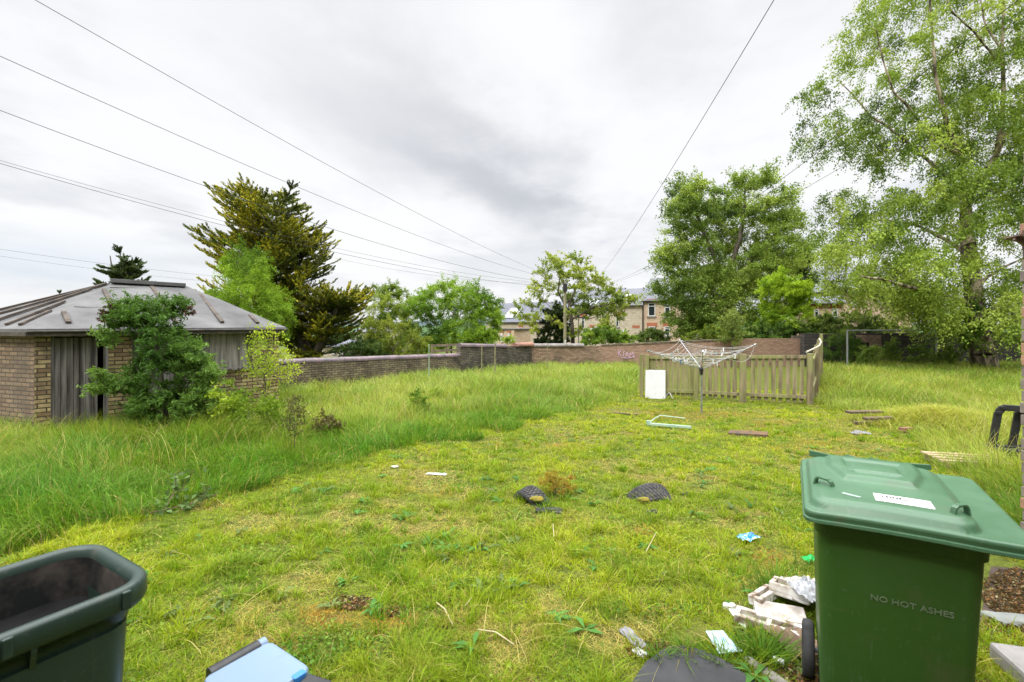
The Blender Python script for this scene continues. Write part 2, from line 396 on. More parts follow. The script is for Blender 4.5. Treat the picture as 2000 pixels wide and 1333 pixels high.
def build_grass():
    # mown lawn
    n = 900000; x, y = sample(n, 1.25, 15.8, 1.5)
    ta = tallness(x, y); n3 = vnoise(x, y, .22, 8); n4 = vnoise(x, y, .06, 9); straw = np.maximum(spotmask(x, y, (0, 1)), np.clip((vnoise(x, y, .75, 81)*.6+vnoise(x, y, .25, 82)*.4-.60)*6, 0, .8)); bare = spotmask(x, y, (2,))
    keep = (ta < .12) & free(x, y) & (R.random(n) < .45+.75*n3) & (R.random(n) > bare*.93) & (R.random(n) > straw*.72)
    x, y, n3, n4, straw = x[keep], y[keep], n3[keep], n4[keep], straw[keep]; n = len(x)
    lush = spotmask(x, y, (3,)); org = spotmask(x, y, (1,)); big = vnoise(x, y, 1.3, 12)*.6+vnoise(x, y, .5, 13)*.4; dist = np.clip((y-4)/8, 0, 1)
    h = (.016+.030*n3+.034*n4**2+.025*lush)*(.5+1.0*R.random(n))*(1-.6*np.clip(straw, 0, 1)); tuft = (vnoise(x, y, .13, 14) > .80); h = np.where(tuft, h*1.9+.015, h)
    w = (.0026+.0007*y)*(.6+.8*R.random(n)); az = R.random(n)*6.28; lean = np.abs(R.normal(.8, .7, n))
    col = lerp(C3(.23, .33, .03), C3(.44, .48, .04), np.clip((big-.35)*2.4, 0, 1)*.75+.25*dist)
    col = lerp(col, C3(.12, .22, .03), np.clip((vnoise(x, y, .33, 16)-.58)*3, 0, .75)); col = lerp(col, C3(.09, .19, .035), lush*.65)
    col = lerp(col, C3(.50, .40, .17), np.clip(straw*1.2, 0, 1)*(R.random(n) < .85)); col = lerp(col, C3(.52, .30, .07), np.clip(org*.9, 0, .8))
    dry = R.random(n) < .07+.12*big; col = np.where(dry[:, None], C3(.42, .36, .16), col)
    col = col*(.62+.70*R.random(n))[:, None]
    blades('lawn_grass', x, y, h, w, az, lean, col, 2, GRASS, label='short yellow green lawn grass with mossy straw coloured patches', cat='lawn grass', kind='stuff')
    # coarser tufts standing out of the lawn
    m = 5200; tx, ty = sample(m, 1.6, 14, 1.4, 1.12); kk = (tallness(tx, ty) < -.03) & free(tx, ty) & (R.random(m) < .25+1.1*vnoise(tx, ty, .8, 70)**1.5) & (R.random(m) > spotmask(tx, ty, (0, 1, 2))*.8); tx, ty = tx[kk], ty[kk]; m = len(tx)
    per = 34; ti = np.repeat(np.arange(m), per); n = len(ti); sz = (.35+.95*R.random(m)**1.6)*(1-.25*np.clip((ty-5)/8, 0, 1)); x = tx[ti]+R.normal(0, .022, n)*sz[ti]; y = ty[ti]+R.normal(0, .022, n)*sz[ti]
    az = np.arctan2(y-ty[ti], x-tx[ti])+R.normal(0, .6, n); comb = R.random(m)*6.28; az = np.where(R.random(n) < .4, comb[ti]+R.normal(0, .5, n), az)
    tc_ = lerp(C3(.12, .25, .02), C3(.36, .42, .03), vnoise(tx, ty, .7, 71)*.7+.5*R.random(m)-.1); col = tc_[ti]*(.6+.7*R.random(n))[:, None]; col = np.where((R.random(n) < .08)[:, None], C3(.48, .40, .20), col)
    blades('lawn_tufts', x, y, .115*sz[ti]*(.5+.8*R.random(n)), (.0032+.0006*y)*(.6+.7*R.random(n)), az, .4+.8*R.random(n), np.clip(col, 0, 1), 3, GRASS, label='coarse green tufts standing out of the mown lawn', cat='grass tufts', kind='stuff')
    # uncut grass
    n = 560000; x, y = sample(n, 2.6, 27.8, 1.35, 1.2)
    ta = tallness(x, y); n3 = vnoise(x, y, .55, 18); n4 = vnoise(x, y, .17, 19)
    keep = (ta > 0) & free(x, y) & (R.random(n) < .35+.5*n3+.4*n4)
    x, y, n3, n4, ta = x[keep], y[keep], n3[keep], n4[keep], ta[keep]; n = len(x)
    right = np.clip((x-5)/2, 0, 1)
    h = (.20+.30*n3+.14*n4)*(.55+.75*R.random(n))*np.clip(.45+ta*.9, 0, 1)*(1-.25*right*np.clip((16-y)/8, 0, 1)); w = (.0035+.00065*y)*(.7+.6*R.random(n))
    az = vnoise(x, y, 1.1, 20)*7+R.normal(0, 1.2, n); lean = np.abs(R.normal(.5, .45, n))+.3*n4
    big = vnoise(x, y, 2.6, 21)*.65+vnoise(x, y, .8, 22)*.35
    col = lerp(C3(.13, .24, .045), C3(.34, .39, .09), np.clip((big-.38)*2.6, 0, 1)); col = lerp(col, C3(.10, .24, .055), np.clip((vnoise(x, y, .7, 23)-.6)*3, 0, .8))
    edge = np.clip(1-ta/1.2, 0, 1)*.55*(1-right); col = lerp(col, C3(.11, .26, .025), edge)
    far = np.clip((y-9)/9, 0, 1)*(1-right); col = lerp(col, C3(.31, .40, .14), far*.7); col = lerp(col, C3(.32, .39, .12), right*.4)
    dry = R.random(n) < .05+.08*big; col = np.where(dry[:, None], C3(.42, .36, .19), col); col *= (.5+.85*R.random(n))[:, None]
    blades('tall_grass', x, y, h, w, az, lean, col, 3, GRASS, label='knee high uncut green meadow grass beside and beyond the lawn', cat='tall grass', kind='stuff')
    # pale seeding stalks
    n = 9000; x, y = sample(n, 4.5, 26, 1.2, 1.15); keep = (tallness(x, y) > .4) & free(x, y) & (vnoise(x, y, 1.6, 24) > .42); x, y = x[keep], y[keep]; n = len(x)
    blades('seed_stalks', x, y, .5+.22*R.random(n), .004+.0005*y, R.random(n)*6.3, .25+.4*R.random(n), C3(.40, .36, .22)*(.8+.4*R.random(n))[:, None], 3, GRASS,
           label='thin straw coloured seeding stalks among the tall grass', cat='grass stalks', kind='stuff')
    # thatch of dead grass in the worn places
    n = 520000; x, y = sample(n, 1.6, 15, 1.5, 1.1); k0, k1 = np.maximum(spotmask(x, y, (0,)), np.clip((vnoise(x, y, .75, 81)*.6+vnoise(x, y, .25, 82)*.4-.60)*6, 0, .8)), spotmask(x, y, (1,)); keep = (tallness(x, y) < -.05) & free(x, y) & (R.random(n) < np.maximum(k0, k1)*np.clip(1.25-y*.05, .4, 1)+.01); x, y, k0, k1 = x[keep], y[keep], k0[keep], k1[keep]; n = len(x)
    cc = np.where((k1 > k0)[:, None], C3(.50, .27, .07), C3(.50, .40, .19))*(.45+.9*R.random(n))[:, None]
    blades('dead_thatch', x, y, .018+.022*R.random(n), (.0022+.0006*y)*(.7+.6*R.random(n)), R.random(n)*6.3, 1.0+1.6*R.random(n), cc, 2, GRASS, label='straw and orange dead thatch in the worn lawn patches', cat='dead grass', kind='stuff')
    # dead stalks lying on the lawn
    n = 700; x, y = sample(n, 1.8, 12, 1.5, 1.05); keep = (tallness(x, y) < -.05) & free(x, y); x, y = x[keep], y[keep]; n = len(x)
    blades('dry_stalks', x, y, .09+.06*R.random(n), .004+.0003*y, R.random(n)*6.3, 1.2+1.5*R.random(n), C3(.50, .42, .24)*(.7+.5*R.random(n))[:, None], 3, GRASS,
           label='dead pale stalks lying across the short lawn', cat='dry stalks', kind='stuff')
def clover():
    n = 120000; x, y = sample(n, 1.5, 9, 1.55, 1.1); p = spotmask(x, y, (3,)); k = (tallness(x, y) < -.02) & free(x, y) & (R.random(n) < np.clip((vnoise(x, y, .38, 61)-.5)*3+p*.8, .03, 1)) & (R.random(n) > spotmask(x, y, (2,))); x, y = x[k], y[k]; n = len(x)
    C = np.stack([x, y, G(x, y)+.006+.022*R.random(n)], -1); A = unit(R.normal(size=(n, 3))*np.array([1, 1, .35])); L = (.010+.016*R.random(n)**2)*(1+.08*y)
    g = vnoise(x, y, .5, 62); cc = lerp(C3(.085, .19, .03), C3(.22, .30, .05), g)*(.6+.8*R.random(n))[:, None]; V, Q, CC = leaves(C, A, L, L*.75, cc, R)
    link('clover_leaves', np_mesh('clover_leaves', V, Q, None, CC), LEAF, label='small clover and creeping weed leaves matted through the lawn', cat='clover', kind='stuff')
def straws():
    st = plain('dry_straw', (.50, .42, .26), (.36, .29, .17), .8, 12, bump=0)
    for i, (pts, lab) in enumerate(((((852, 1186), (868, 1205), (884, 1230)), 'bent dead stem in the middle foreground of the lawn'), (((934, 1240), (968, 1252), (1004, 1270)), 'long dead stem lying towards the bottom centre'), (((925, 1172), (908, 1200)), 'thin dead stem right of the bent one'), (((1282, 1047), (1262, 1090)), 'dead stem below the diamond tread tyre'), (((1080, 1030), (1082, 1060)), 'short dead stem below the left tyre'))):
        P = [gpx(u, v)+Vector((0, 0, .03+.02*(k % 2))) for k, (u, v) in enumerate(pts)]; o = P[0].copy(); MB().path([p-o for p in P], .0035, 5).build('dry_stem', st, label=lab, cat='dead stem', group='long dead stems on the lawn').location = o
def rosettes():
    n = 2600; x, y = sample(n, 1.7, 10, 1.5, 1.05)
    pr = spotmask(x, y, (3,))+.12*(vnoise(x, y, .5, 26) > .6); keep = (tallness(x, y) < -.02) & free(x, y) & (R.random(n) < pr*.8+.03); x, y = x[keep], y[keep]
    V = []; Q = []; Cc = []
    for a, b in zip(x, y):
        z = g1(a, b)+.01; tint = np.array((.075, .19, .045) if random.random() < .6 else (.12, .17, .06))*random.uniform(.75, 1.3)
        for k in range(random.randint(5, 10)):
            an = random.uniform(0, 6.28); L = random.uniform(.05, .13); wd = L*random.uniform(.2, .34)
            d = np.array((math.cos(an), math.sin(an), 0)); s = np.array((-d[1], d[0], 0)); o = np.array((a, b, z)); r = random.uniform(.2, .7)
            P = [o, o+d*L*.45+s*wd/2+(0, 0, L*r*.5), o+d*L*.5+(0, 0, L*r*.42), o+d*L*.45-s*wd/2+(0, 0, L*r*.5), o+d*L+(0, 0, L*r*.35)]
            i = len(V); V += P; Q += [(i, i+1, i+2), (i, i+2, i+3), (i+1, i+4, i+2), (i+2, i+4, i+3)]; Cc += [tint*random.uniform(.85, 1.15)]*5
    link('lawn_weeds', np_mesh('lawn_weeds', np.array(V), None, np.array(Q), np.array(Cc)), LEAF,
         label='broad leaved dandelion and dock rosettes dotted over the lawn', cat='weeds', kind='stuff')

# ------------------------------------------------------------------ plants
def in_poly(u, v, poly):
    p = np.array(poly, float); x0, y0 = p[:, 0], p[:, 1]; x1, y1 = np.roll(x0, -1), np.roll(y0, -1); ins = np.zeros(len(u), bool)
    for a, b, c, d in zip(x0, y0, x1, y1):
        k = ((b > v) != (d > v)) & (u < (c-a)*(v-b)/((d-b) if d != b else 1e-9)+a); ins ^= k
    return ins
def unit(v): return v/np.maximum(np.linalg.norm(v, axis=-1, keepdims=True), 1e-9)
def crown_points(poly, Y, n, depth, seed, clump=1.2, thr=.42, edge=1.05):
    rg = np.random.default_rng(seed); p = np.array(poly, float); p = (p-p.mean(0))*edge+p.mean(0); poly = [tuple(q) for q in p]; out = []
    um, uM, vm, vM = p[:, 0].min(), p[:, 0].max(), p[:, 1].min(), p[:, 1].max(); uc = p[:, 0].mean(); wu = (uM-um)/2
    while len(out) < n:
        u = rg.uniform(um, uM, 4*n); v = rg.uniform(vm, vM, 4*n); k = in_poly(u, v, poly); u, v = u[k], v[k]
        m = np.sqrt(np.clip(1.05-((u-uc)/wu)**2, .06, 1)); dd = rg.uniform(-1, 1, len(u))*depth*m
        x = (u-CU)/F*Y; z = H-(v-CV)/F*Y
        nz = vnoise(x+dd*.7, z+dd*.3, clump, seed+5)*.65+vnoise(x-dd, z, clump*.45, seed+6)*.35
        yy = Y+dd; k = (nz > thr) & in_poly(CU+F*x/yy, CV+F*(H-z)/yy, poly); pts = np.stack([x, Y+dd, z], -1)[k]; out += list(pts)
    return np.array(out[:n])
def tubes(name, A, B, ra, rb, mat, parent, n=6, **k):
    d = unit(B-A); t = np.where(np.abs(d[:, 2:3]) < .9, np.array([[0, 0, 1.]]), np.array([[1., 0, 0]])); p = unit(np.cross(d, t)); q = np.cross(d, p)
    V = []
    for c, r in ((A, ra), (B, rb)):
        for i in range(n):
            a = 2*math.pi*i/n; V.append(c+(p*math.cos(a)+q*math.sin(a))*r[:, None])
    V = np.stack(V, 1).reshape(-1, 3); b = np.arange(len(A))*2*n
    Q = np.concatenate([np.stack([b+i, b+(i+1) % n, b+n+(i+1) % n, b+n+i], -1) for i in range(n)])
    me = np_mesh(name, V, Q); me.shade_smooth(); return link(name, me, mat, parent, **k)
def leaves(C, A, L, Wd, col, rg):
    n = len(C); b = unit(np.cross(A, rg.normal(size=(n, 3)))); nr = np.cross(A, b)
    P0 = C-A*L[:, None]/2; P2 = C+A*L[:, None]/2; fold = nr*(Wd*.22)[:, None]
    P1 = C+b*Wd[:, None]/2+fold; P3 = C-b*Wd[:, None]/2+fold
    V = np.stack([P0, P1, P2, P3], 1).reshape(-1, 3); i = np.arange(n)*4; Q = np.stack([i, i+1, i+2, i+3], -1)
    return V, Q, np.repeat(col, 4, 0)
def skeleton(trunk, rad, cl, rg, wig=.06, r_tip=.008, expo=2.3, rise=.3):
    """trunk: polylines of points; branches grow from it to every cluster of the crown"""
    P = []; par = []; fixed = []
    for ti, (tp, rr) in enumerate(zip(trunk, rad)):
        tp = [np.array(t, float) for t in tp]; s0 = len(P)
        for i in range(len(tp)-1):
            m = max(2, int(np.linalg.norm(tp[i+1]-tp[i])/.5))
            for j in range(m):
                t = j/m; P.append(tp[i]*(1-t)+tp[i+1]*t+rg.normal(0, rr[0]*.12, 3)*(j > 0)); par.append(len(P)-2 if len(P)-1 > s0 else (-1 if ti == 0 else int(np.argmin([np.linalg.norm(q-tp[0]) for q in P[:s0]]))))
                fixed.append(rr[0]+(rr[-1]-rr[0])*((i+t)/(len(tp)-1)))
        P.append(tp[-1]); par.append(len(P)-2); fixed.append(rr[-1])
    nT = len(P); start_z = P[0][2]
    ax = np.array(P[:nT]); dm = np.array([np.min(np.linalg.norm(ax-c, axis=1)) for c in cl]); order = np.argsort(dm)
    PA = np.zeros((nT+len(cl)*4, 3)); PA[:nT] = P; cnt = nT; minz = start_z+.12*(cl[:, 2].max()-start_z)
    for ci in order:
        c = cl[ci]; d = c-PA[:cnt]; dist = np.linalg.norm(d, axis=1); el = d[:, 2]/np.maximum(dist, .01)
        cost = dist*(1+1.6*np.clip(rise-el, 0, 2))+np.where(PA[:cnt, 2] < minz, 3, 0); k = int(np.argmin(cost))
        a = PA[k]; L = dist[k]; m = 3 if L > 1.2 else (2 if L > .5 else 1); prev = k
        for j in range(1, m+1):
            t = j/m; q = a+(c-a)*t; q[2] += -.10*L*math.sin(math.pi*t)*(1-.4*t); q = q+rg.normal(0, wig*L, 3)*(j < m)
            PA[cnt] = q; par.append(prev); fixed.append(None); prev = cnt; cnt += 1
    acc = np.zeros(cnt); rr = np.zeros(cnt)
    for i in range(cnt-1, -1, -1):
        v = max(acc[i], r_tip**expo); r = v**(1/expo)
        if fixed[i] is not None: r = fixed[i]
        rr[i] = r
        if par[i] >= 0: acc[par[i]] += v
    idx = np.array([i for i in range(cnt) if par[i] >= 0]); pp = np.array([par[i] for i in idx])
    ra = np.minimum(rr[pp], rr[idx]*1.35+.004); return PA[pp], PA[idx], ra, rr[idx]
def plant(name, label, cat, poly, Y, n_cl, n_leaf, lsize, cols, seed, depth=None, trunk=None, rad=None, base=None, group=None, clump=1.2, thr=.42,
          twig=.45, droop=0.0, ntw=5, aspect=.5, bark=None, mat=None, flat=1.0, wig=.06, rise=.3, r_tip=.008, expo=2.3, up=0.2, parts=('trunk', 'crown'), cl=None, tone=.35):
    rg = np.random.default_rng(seed); p = np.array(poly, float); wm = (p[:, 0].max()-p[:, 0].min())/F*Y
    depth = depth or wm*.42
    if cl is None: cl = crown_points(poly, Y, n_cl, depth, seed, clump, thr)
    if trunk is None:
        bx = (base[0]-CU)/F*Y; bz = g1(bx, Y) if base[1] is None else H-(base[1]-CV)/F*Y; top = cl[:, 2].max(); tx = np.median(cl[:, 0])
        trunk = [[(bx, Y, bz-.1), (bx*.6+tx*.4, Y, bz+(top-bz)*.35), (tx, Y, bz+(top-bz)*.75)]]
    if rad is None and parts[0] == 'stem': hh_ = cl[:, 2].max()-cl[:, 2].min(); rad = [(.004+.006*hh_, .003)]
    rad = rad or [(.012*(cl[:, 2].max()-cl[:, 2].min())+.03, .02)]
    root = empty(name, trunk[0][0], label=label, cat=cat, group=group); inv = Matrix.Translation(-Vector(trunk[0][0]))
    A, B, ra, rb = skeleton(trunk, rad, cl, rg, wig, r_tip, expo, rise); off = np.array(trunk[0][0])
    tubes(parts[0], A-off, B-off, ra, rb, bark or BARK, root)
    # twigs of leaves round each cluster
    nc = len(cl); axis = np.array([np.mean(cl[:, 0]), Y, 0]); outd = cl-axis; outd[:, 2] = 0; outd = unit(outd)
    K = nc*ntw; ci = np.repeat(np.arange(nc), ntw); td = unit(rg.normal(size=(K, 3))*np.array([1, 1, .7*flat])+outd[ci]*.6+np.array([0, 0, up-droop]))
    tl = twig*(.5+rg.random(K)); per = max(1, int(n_leaf/K)); ti = np.repeat(np.arange(K), per); n = len(ti); t = rg.random(n)**.7
    C = cl[ci[ti]]+td[ti]*(tl[ti]*t)[:, None]; C[:, 2] -= droop*tl[ti]*t*t; C += rg.normal(0, twig*.12, (n, 3))
    Ax = unit(td[ti]*.6+rg.normal(size=(n, 3))*.8+np.array([0, 0, -.3-droop])); L = lsize*(.65+.7*rg.random(n))
    cols = np.array(cols, float); hb = vnoise(cl[:, 0]*1.0+cl[:, 1]*.6, cl[:, 2], clump*1.1, seed+9)
    hb = np.clip((hb-.25)*1.9, 0, 1)
    if len(cols) == 2: base_c = cols[0]+(cols[1]-cols[0])*hb[:, None]
    else: base_c = np.where((hb < .5)[:, None], cols[0]+(cols[1]-cols[0])*(hb*2)[:, None], cols[1]+(cols[2]-cols[1])*(hb*2-1)[:, None])
    col = base_c[ci[ti]]*(1-tone/2+tone*rg.random(n)+.12*(t-.5))[:, None]
    V, Q, CC = leaves(C-off, Ax, L, L*aspect, col, rg)
    link(parts[1], np_mesh(parts[1], V, Q, None, np.clip(CC, 0, 1)), mat or LEAF, root)
    return root
def conifer(name, label, cat, poly, Y, stems, n_br, n_need, cols, seed, nl=.17, dens_bias=1.0, upturn=.45, depth=None, spray=.9, extra=None, group=None, grow=1.07, wid=.22):
    rg = np.random.default_rng(seed); p = np.array(poly, float); wm = (p[:, 0].max()-p[:, 0].min())/F*Y; depth = depth or wm*.4
    p_ = np.array(poly, float); pc = p_.mean(0); poly2 = [tuple(q) for q in (p_-pc)*grow+pc]
    tips = crown_points(poly2, Y, n_br, depth, seed, 1.3, .38)
    st = [[np.array(q) for q in s] for s in stems]; off = st[0][0].copy()
    root = empty(name, tuple(off), label=label, cat=cat, group=group)
    SA, SB, ra, rb = [], [], [], []; nodes = []
    top = max(s[-1][2] for s in st); bot = off[2]
    for s in st:
        for a, b in zip(s[:-1], s[1:]):
            m = 8
            for j in range(m):
                A = a+(b-a)*j/m; B = a+(b-a)*(j+1)/m; f0 = 1-(A[2]-bot)/(top-bot+.3); f1 = 1-(B[2]-bot)/(top-bot+.3)
                SA.append(A); SB.append(B); r = .024*(top-bot); ra.append(r*f0**.8+.01); rb.append(r*f1**.8+.01); nodes.append(B)
    nodes = np.array(nodes); C, D, T, tip_i = [], [], [], []
    for i, q in enumerate(tips):
        d = q-nodes; hd = np.linalg.norm(d[:, :2], axis=1); want = q[2]-hd*.30; cost = np.abs(nodes[:, 2]-want)+hd*.5; k = int(np.argmin(cost)); a = nodes[k]
        ctrl = (a+q)/2; ctrl[2] = min(a[2], q[2])+.25*abs(q[2]-a[2])-.05*hd[k]
        pts = [(1-t)**2*a+2*t*(1-t)*ctrl+t*t*q for t in np.linspace(0, 1, 6)]
        for j in range(5): SA.append(pts[j]); SB.append(pts[j+1]); ra.append(.03*(1-j/6)+.006); rb.append(.03*(1-(j+1)/6)+.006)
        K = 13; per = max(1, int(n_need/n_br/K)); L = np.linalg.norm(q-a); lo = max(0., 1-spray*2.4/max(L, .1)); tk = np.sort(lo+(1-lo)*rg.random(K)**.8); tk[-1] = 1.
        Pk = ((1-tk)**2)[:, None]*a+(2*tk*(1-tk))[:, None]*ctrl+(tk*tk)[:, None]*q; dr = unit((2*(1-tk))[:, None]*(ctrl-a)+(2*tk)[:, None]*(q-ctrl)+1e-6)
        side = unit(np.cross(dr, np.array([0, 0, 1.]))); tp = np.clip((1-tk)/(1-lo+1e-6), 0, 1); sg = rg.choice([-1., 1.], K)*(tk < .999); sd = unit(dr*(.75+.3*rg.random(K))[:, None]+side*(sg*(.55+.5*rg.random(K)))[:, None]+np.array([0, 0, 1.])*(upturn*(.15+.55*rg.random(K)))[:, None])
        sl = spray*(.35+.45*rg.random(K))*(.45+.7*tp**.5); ki = np.repeat(np.arange(K), per); m = len(ki); f = rg.random(m)
        P = Pk[ki]+sd[ki]*(sl[ki]*f)[:, None]; P[:, 2] += upturn*.18*sl[ki]*f*f; sp2 = np.cross(sd[ki], np.array([0, 0, 1.])); P = P+sp2*(rg.normal(0, .10, m)*sl[ki]*(1.05-f))[:, None]; P += rg.normal(0, .018, (m, 3))
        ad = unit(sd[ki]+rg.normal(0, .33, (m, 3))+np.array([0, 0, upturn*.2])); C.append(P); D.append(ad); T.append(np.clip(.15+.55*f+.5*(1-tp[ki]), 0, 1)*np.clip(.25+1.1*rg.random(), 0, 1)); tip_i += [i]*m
    C = np.concatenate(C); D = np.concatenate(D); T = np.concatenate(T); n = len(C)
    tubes('trunk', np.array(SA)-off, np.array(SB)-off, np.array(ra), np.array(rb), BARK, root)
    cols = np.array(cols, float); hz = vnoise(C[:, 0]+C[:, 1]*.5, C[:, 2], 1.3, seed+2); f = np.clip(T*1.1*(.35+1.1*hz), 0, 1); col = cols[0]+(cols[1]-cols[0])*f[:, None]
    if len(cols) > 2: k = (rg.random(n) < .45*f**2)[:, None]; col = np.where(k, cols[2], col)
    col = col*(.7+.6*rg.random(n))[:, None]; L = nl*(.6+.8*rg.random(n))
    V, Q, CC = leaves(C-off, D, L, L*wid, col, rg); link('crown', np_mesh('crown', V, Q, None, np.clip(CC, 0, 1)), NEEDLE, root)
    return root
exec_later = []
# ------------------------------------------------------------------ boundary walls
BR_YEL = brick('yellow_brick', (.56, .45, .22), (.20, .13, .07), (.045, .04, .034), soot=(.05, .042, .035), soot_amt=.45, odd=(.42, .14, .05), wear=.6, seed=1)
BR_SIDE = brick('weathered_side_brick', (.38, .27, .17), (.18, .12, .08), (.07, .06, .05), soot=(.10, .085, .07), soot_amt=.62, wear=.7, seed=2)
BR_OLD = brick('sooty_boundary_brick', (.40, .33, .20), (.22, .17, .11), (.05, .045, .04), soot=(.028, .025, .022), soot_amt=.68, odd=(.27, .13, .08), seed=3)
BR_BLACK = brick('blackened_brick', (.26, .22, .16), (.11, .095, .075), (.035, .032, .03), soot=(.028, .026, .024), soot_amt=.6, odd=(.34, .32, .28), seed=4)
BR_PINK = brick('pinkish_brick', (.44, .28, .20), (.30, .18, .12), (.18, .14, .12), soot=(.13, .10, .08), soot_amt=.1, seed=5)
BR_RED = brick('mixed_red_brown_brick', (.42, .29, .20), (.22, .14, .09), (.10, .085, .07), soot=(.07, .06, .05), soot_amt=.3, odd=(.42, .36, .26), seed=6)
ST_DARK = brick('dark_stone_courses', (.10, .085, .08), (.055, .05, .048), (.035, .033, .03), soot=(.025, .024, .023), soot_amt=.55, bw=.42, rh=.17, ms=.016, odd=(.20, .15, .13), seed=7)
COPE = plain('glazed_coping', (.19, .135, .145), (.09, .075, .08), .35, 2.2, bump=.2)
COPE_GREY = plain('grey_coping', (.26, .24, .23), (.14, .12, .11), .7, 3, bump=.3)
COPE_RED = plain('red_coping', (.32, .16, .11), (.16, .09, .07), .7, 3, bump=.3)
def half_round(mb, a, b, za, zb, r, n, gap=.012, jit=.006):
    a, b = Vector((a[0], a[1], za)), Vector((b[0], b[1], zb)); d = (b-a); L = d.length; k = max(1, round(L/n)); d /= L; s = Vector((d.y, -d.x, 0)).normalized()
    for i in range(k):
        p, q = a+d*(L*i/k+gap/2), a+d*(L*(i+1)/k-gap/2); jz = random.uniform(-jit, jit); rings = []
        for c in (p, q): rings.append([c+s*math.cos(t)*r+Vector((0, 0, math.sin(t)*r*.8+jz)) for t in [math.pi*j/9 for j in range(10)]]+[c-s*r+Vector((0, 0, -.03+jz)), c+s*r+Vector((0, 0, -.03+jz))])
        mb.loft(rings, cap0=True, cap1=True)
WL0, WL1, WC = (-7.3, 14.9), (-2.24, 21.0), (1.02, 25.2)
def walls():
    def zt(v, Y): return H-(v-CV)/F*Y
    # low left run: from behind the brick shed
    w = empty('brick_boundary_wall', (WL0[0], WL0[1], -.5), label='low sooty brick wall with purple rounded coping running back from the shed', cat='wall'); I = w.matrix_world.inverted() if 0 else None
    def part(mb, name, mat, root, **k):
        me = mb.mesh(name); me.transform(Matrix.Translation(-root.location)); return link(name, me, mat, root, **k)
    z0, z1 = zt(712, WL0[1]), zt(697, WL1[1])
    part(MB().wallbox(WL0, WL1, -1.2, z0, -1.2, z1, .23), 'brickwork', BR_OLD, w)
    c = MB(); half_round(c, (WL0[0]-.08, WL0[1]+.11), (WL1[0]-.08, WL1[1]+.11), z0+.03, z1+.03, .15, .46); part(c, 'coping', COPE, w, smooth=False)
    # raised dark run up to the corner
    w2 = empty('dark_boundary_wall', (WL1[0], WL1[1], -.5), label='taller blackened brick wall section meeting the corner of the field', cat='wall')
    a, b = zt(678, WL1[1]), zt(676, WC[1])
    part(MB().wallbox(WL1, WC, -1.2, a, -1.2, b, .23), 'brickwork', BR_BLACK, w2)
    k = .62; mid = (WL1[0]+(WC[0]-WL1[0])*k, WL1[1]+(WC[1]-WL1[1])*k); k2 = .74; m2 = (WL1[0]+(WC[0]-WL1[0])*k2, WL1[1]+(WC[1]-WL1[1])*k2)
    c = MB(); half_round(c, (WL1[0]-.08, WL1[1]+.1), (mid[0]-.08, mid[1]+.1), a+.03, b+.03, .16, .5); part(c, 'coping', COPE, w2)
    c = MB(); half_round(c, (m2[0]-.08, m2[1]+.1), (WC[0], WC[1]+.1), b+.05, b+.05, .19, .9); part(c, 'broken_coping', COPE_RED, w2, label='thick red brown coping pipe at the end of the wall')
    # back wall: sooty mixed part, pink part with graffiti, far part behind the picket fence
    p1, p2, p3, p4 = (WC[0]+.01, WC[1]), ((1176-CU)/F*26.2, 26.2), ((1425-CU)/F*27, 27.0), ((1572-CU)/F*27.6, 27.6)
    w3 = empty('brown_boundary_wall', (p1[0], p1[1], -.6), label='mottled brown brick wall with grey coping left of the graffiti', cat='wall')
    part(MB().wallbox(p1, p2, -1.3, zt(677, p1[1]), -1.3, zt(676, p2[1]), .23), 'brickwork', BR_RED, w3)
    pe = ((1140-CU)/F*25.9, 25.87)
    c = MB(); half_round(c, (p1[0]+.05, p1[1]+.11), (pe[0], pe[1]+.11), zt(676.5, 25.2)+.02, zt(676.5, 25.9)+.02, .15, .9); part(c, 'coping', COPE_GREY, w3)
    w4 = empty('pink_boundary_wall', (p2[0], p2[1], -.6), label='pinkish rebuilt brick wall carrying pale graffiti behind the picket fence', cat='wall')
    part(MB().wallbox(p2, p3, -1.3, zt(674, p2[1]), -1.3, zt(663, p3[1]), .23), 'brickwork', BR_PINK, w4)
    part(MB().wallbox((p2[0], p2[1]-.03), (p3[0], p3[1]-.03), zt(676.3, p2[1]), zt(673.2, p2[1]), zt(665.3, p3[1]), zt(662.2, p3[1]), .29), 'top_course', BR_OLD, w4)
    # graffiti sprayed on it
    tx = []
    def stroke(pts): tx.append([ray_plane(u, v, Vector((p2[0], p2[1]-.012, 0)), Vector((p3[1]-p2[1], -(p3[0]-p2[0]), 0)).normalized()) for u, v in pts])
    stroke([(1207.5, 684), (1208.5, 697)]); stroke([(1213, 685), (1209, 690), (1214, 697)])
    stroke([(1220, 687), (1217, 688.5), (1219.5, 692), (1216.5, 695)]); stroke([(1222, 698), (1225, 688), (1228.5, 698)]); stroke([(1223, 694.5), (1227.5, 694.5)])
    stroke([(1230, 699), (1231, 689), (1234, 694), (1236, 688), (1238.5, 699)]); stroke([(1214, 699.5), (1226, 700), (1240, 697)])
    g = MB()
    for s_ in tx: g.path(s_, .016, 5)
    part(g, 'graffiti', plain('pink_spray', (.62, .40, .55), (.5, .36, .46), .7, 20, bump=0), w4)
    w5 = empty('old_garden_wall', (p3[0], p3[1], -.6), label='plain brown brick wall under the hedge behind the picket fence', cat='wall')
    part(MB().wallbox((p3[0]+.01, p3[1]), p4, -1.3, zt(662, p3[1]), -1.3, zt(662, p4[1]), .23), 'brickwork', BR_PINK, w5)
    part(MB().box((p4[0]-.35, p4[1]+.1, zt(662, p4[1])+.09), (.7, .2, .17), rz=.13), 'loose_bricks', BR_RED, w5)
    q1, q2 = ((1571-CU)/F*27.0, 27.0), ((2080-CU)/F*27.6, 27.6)
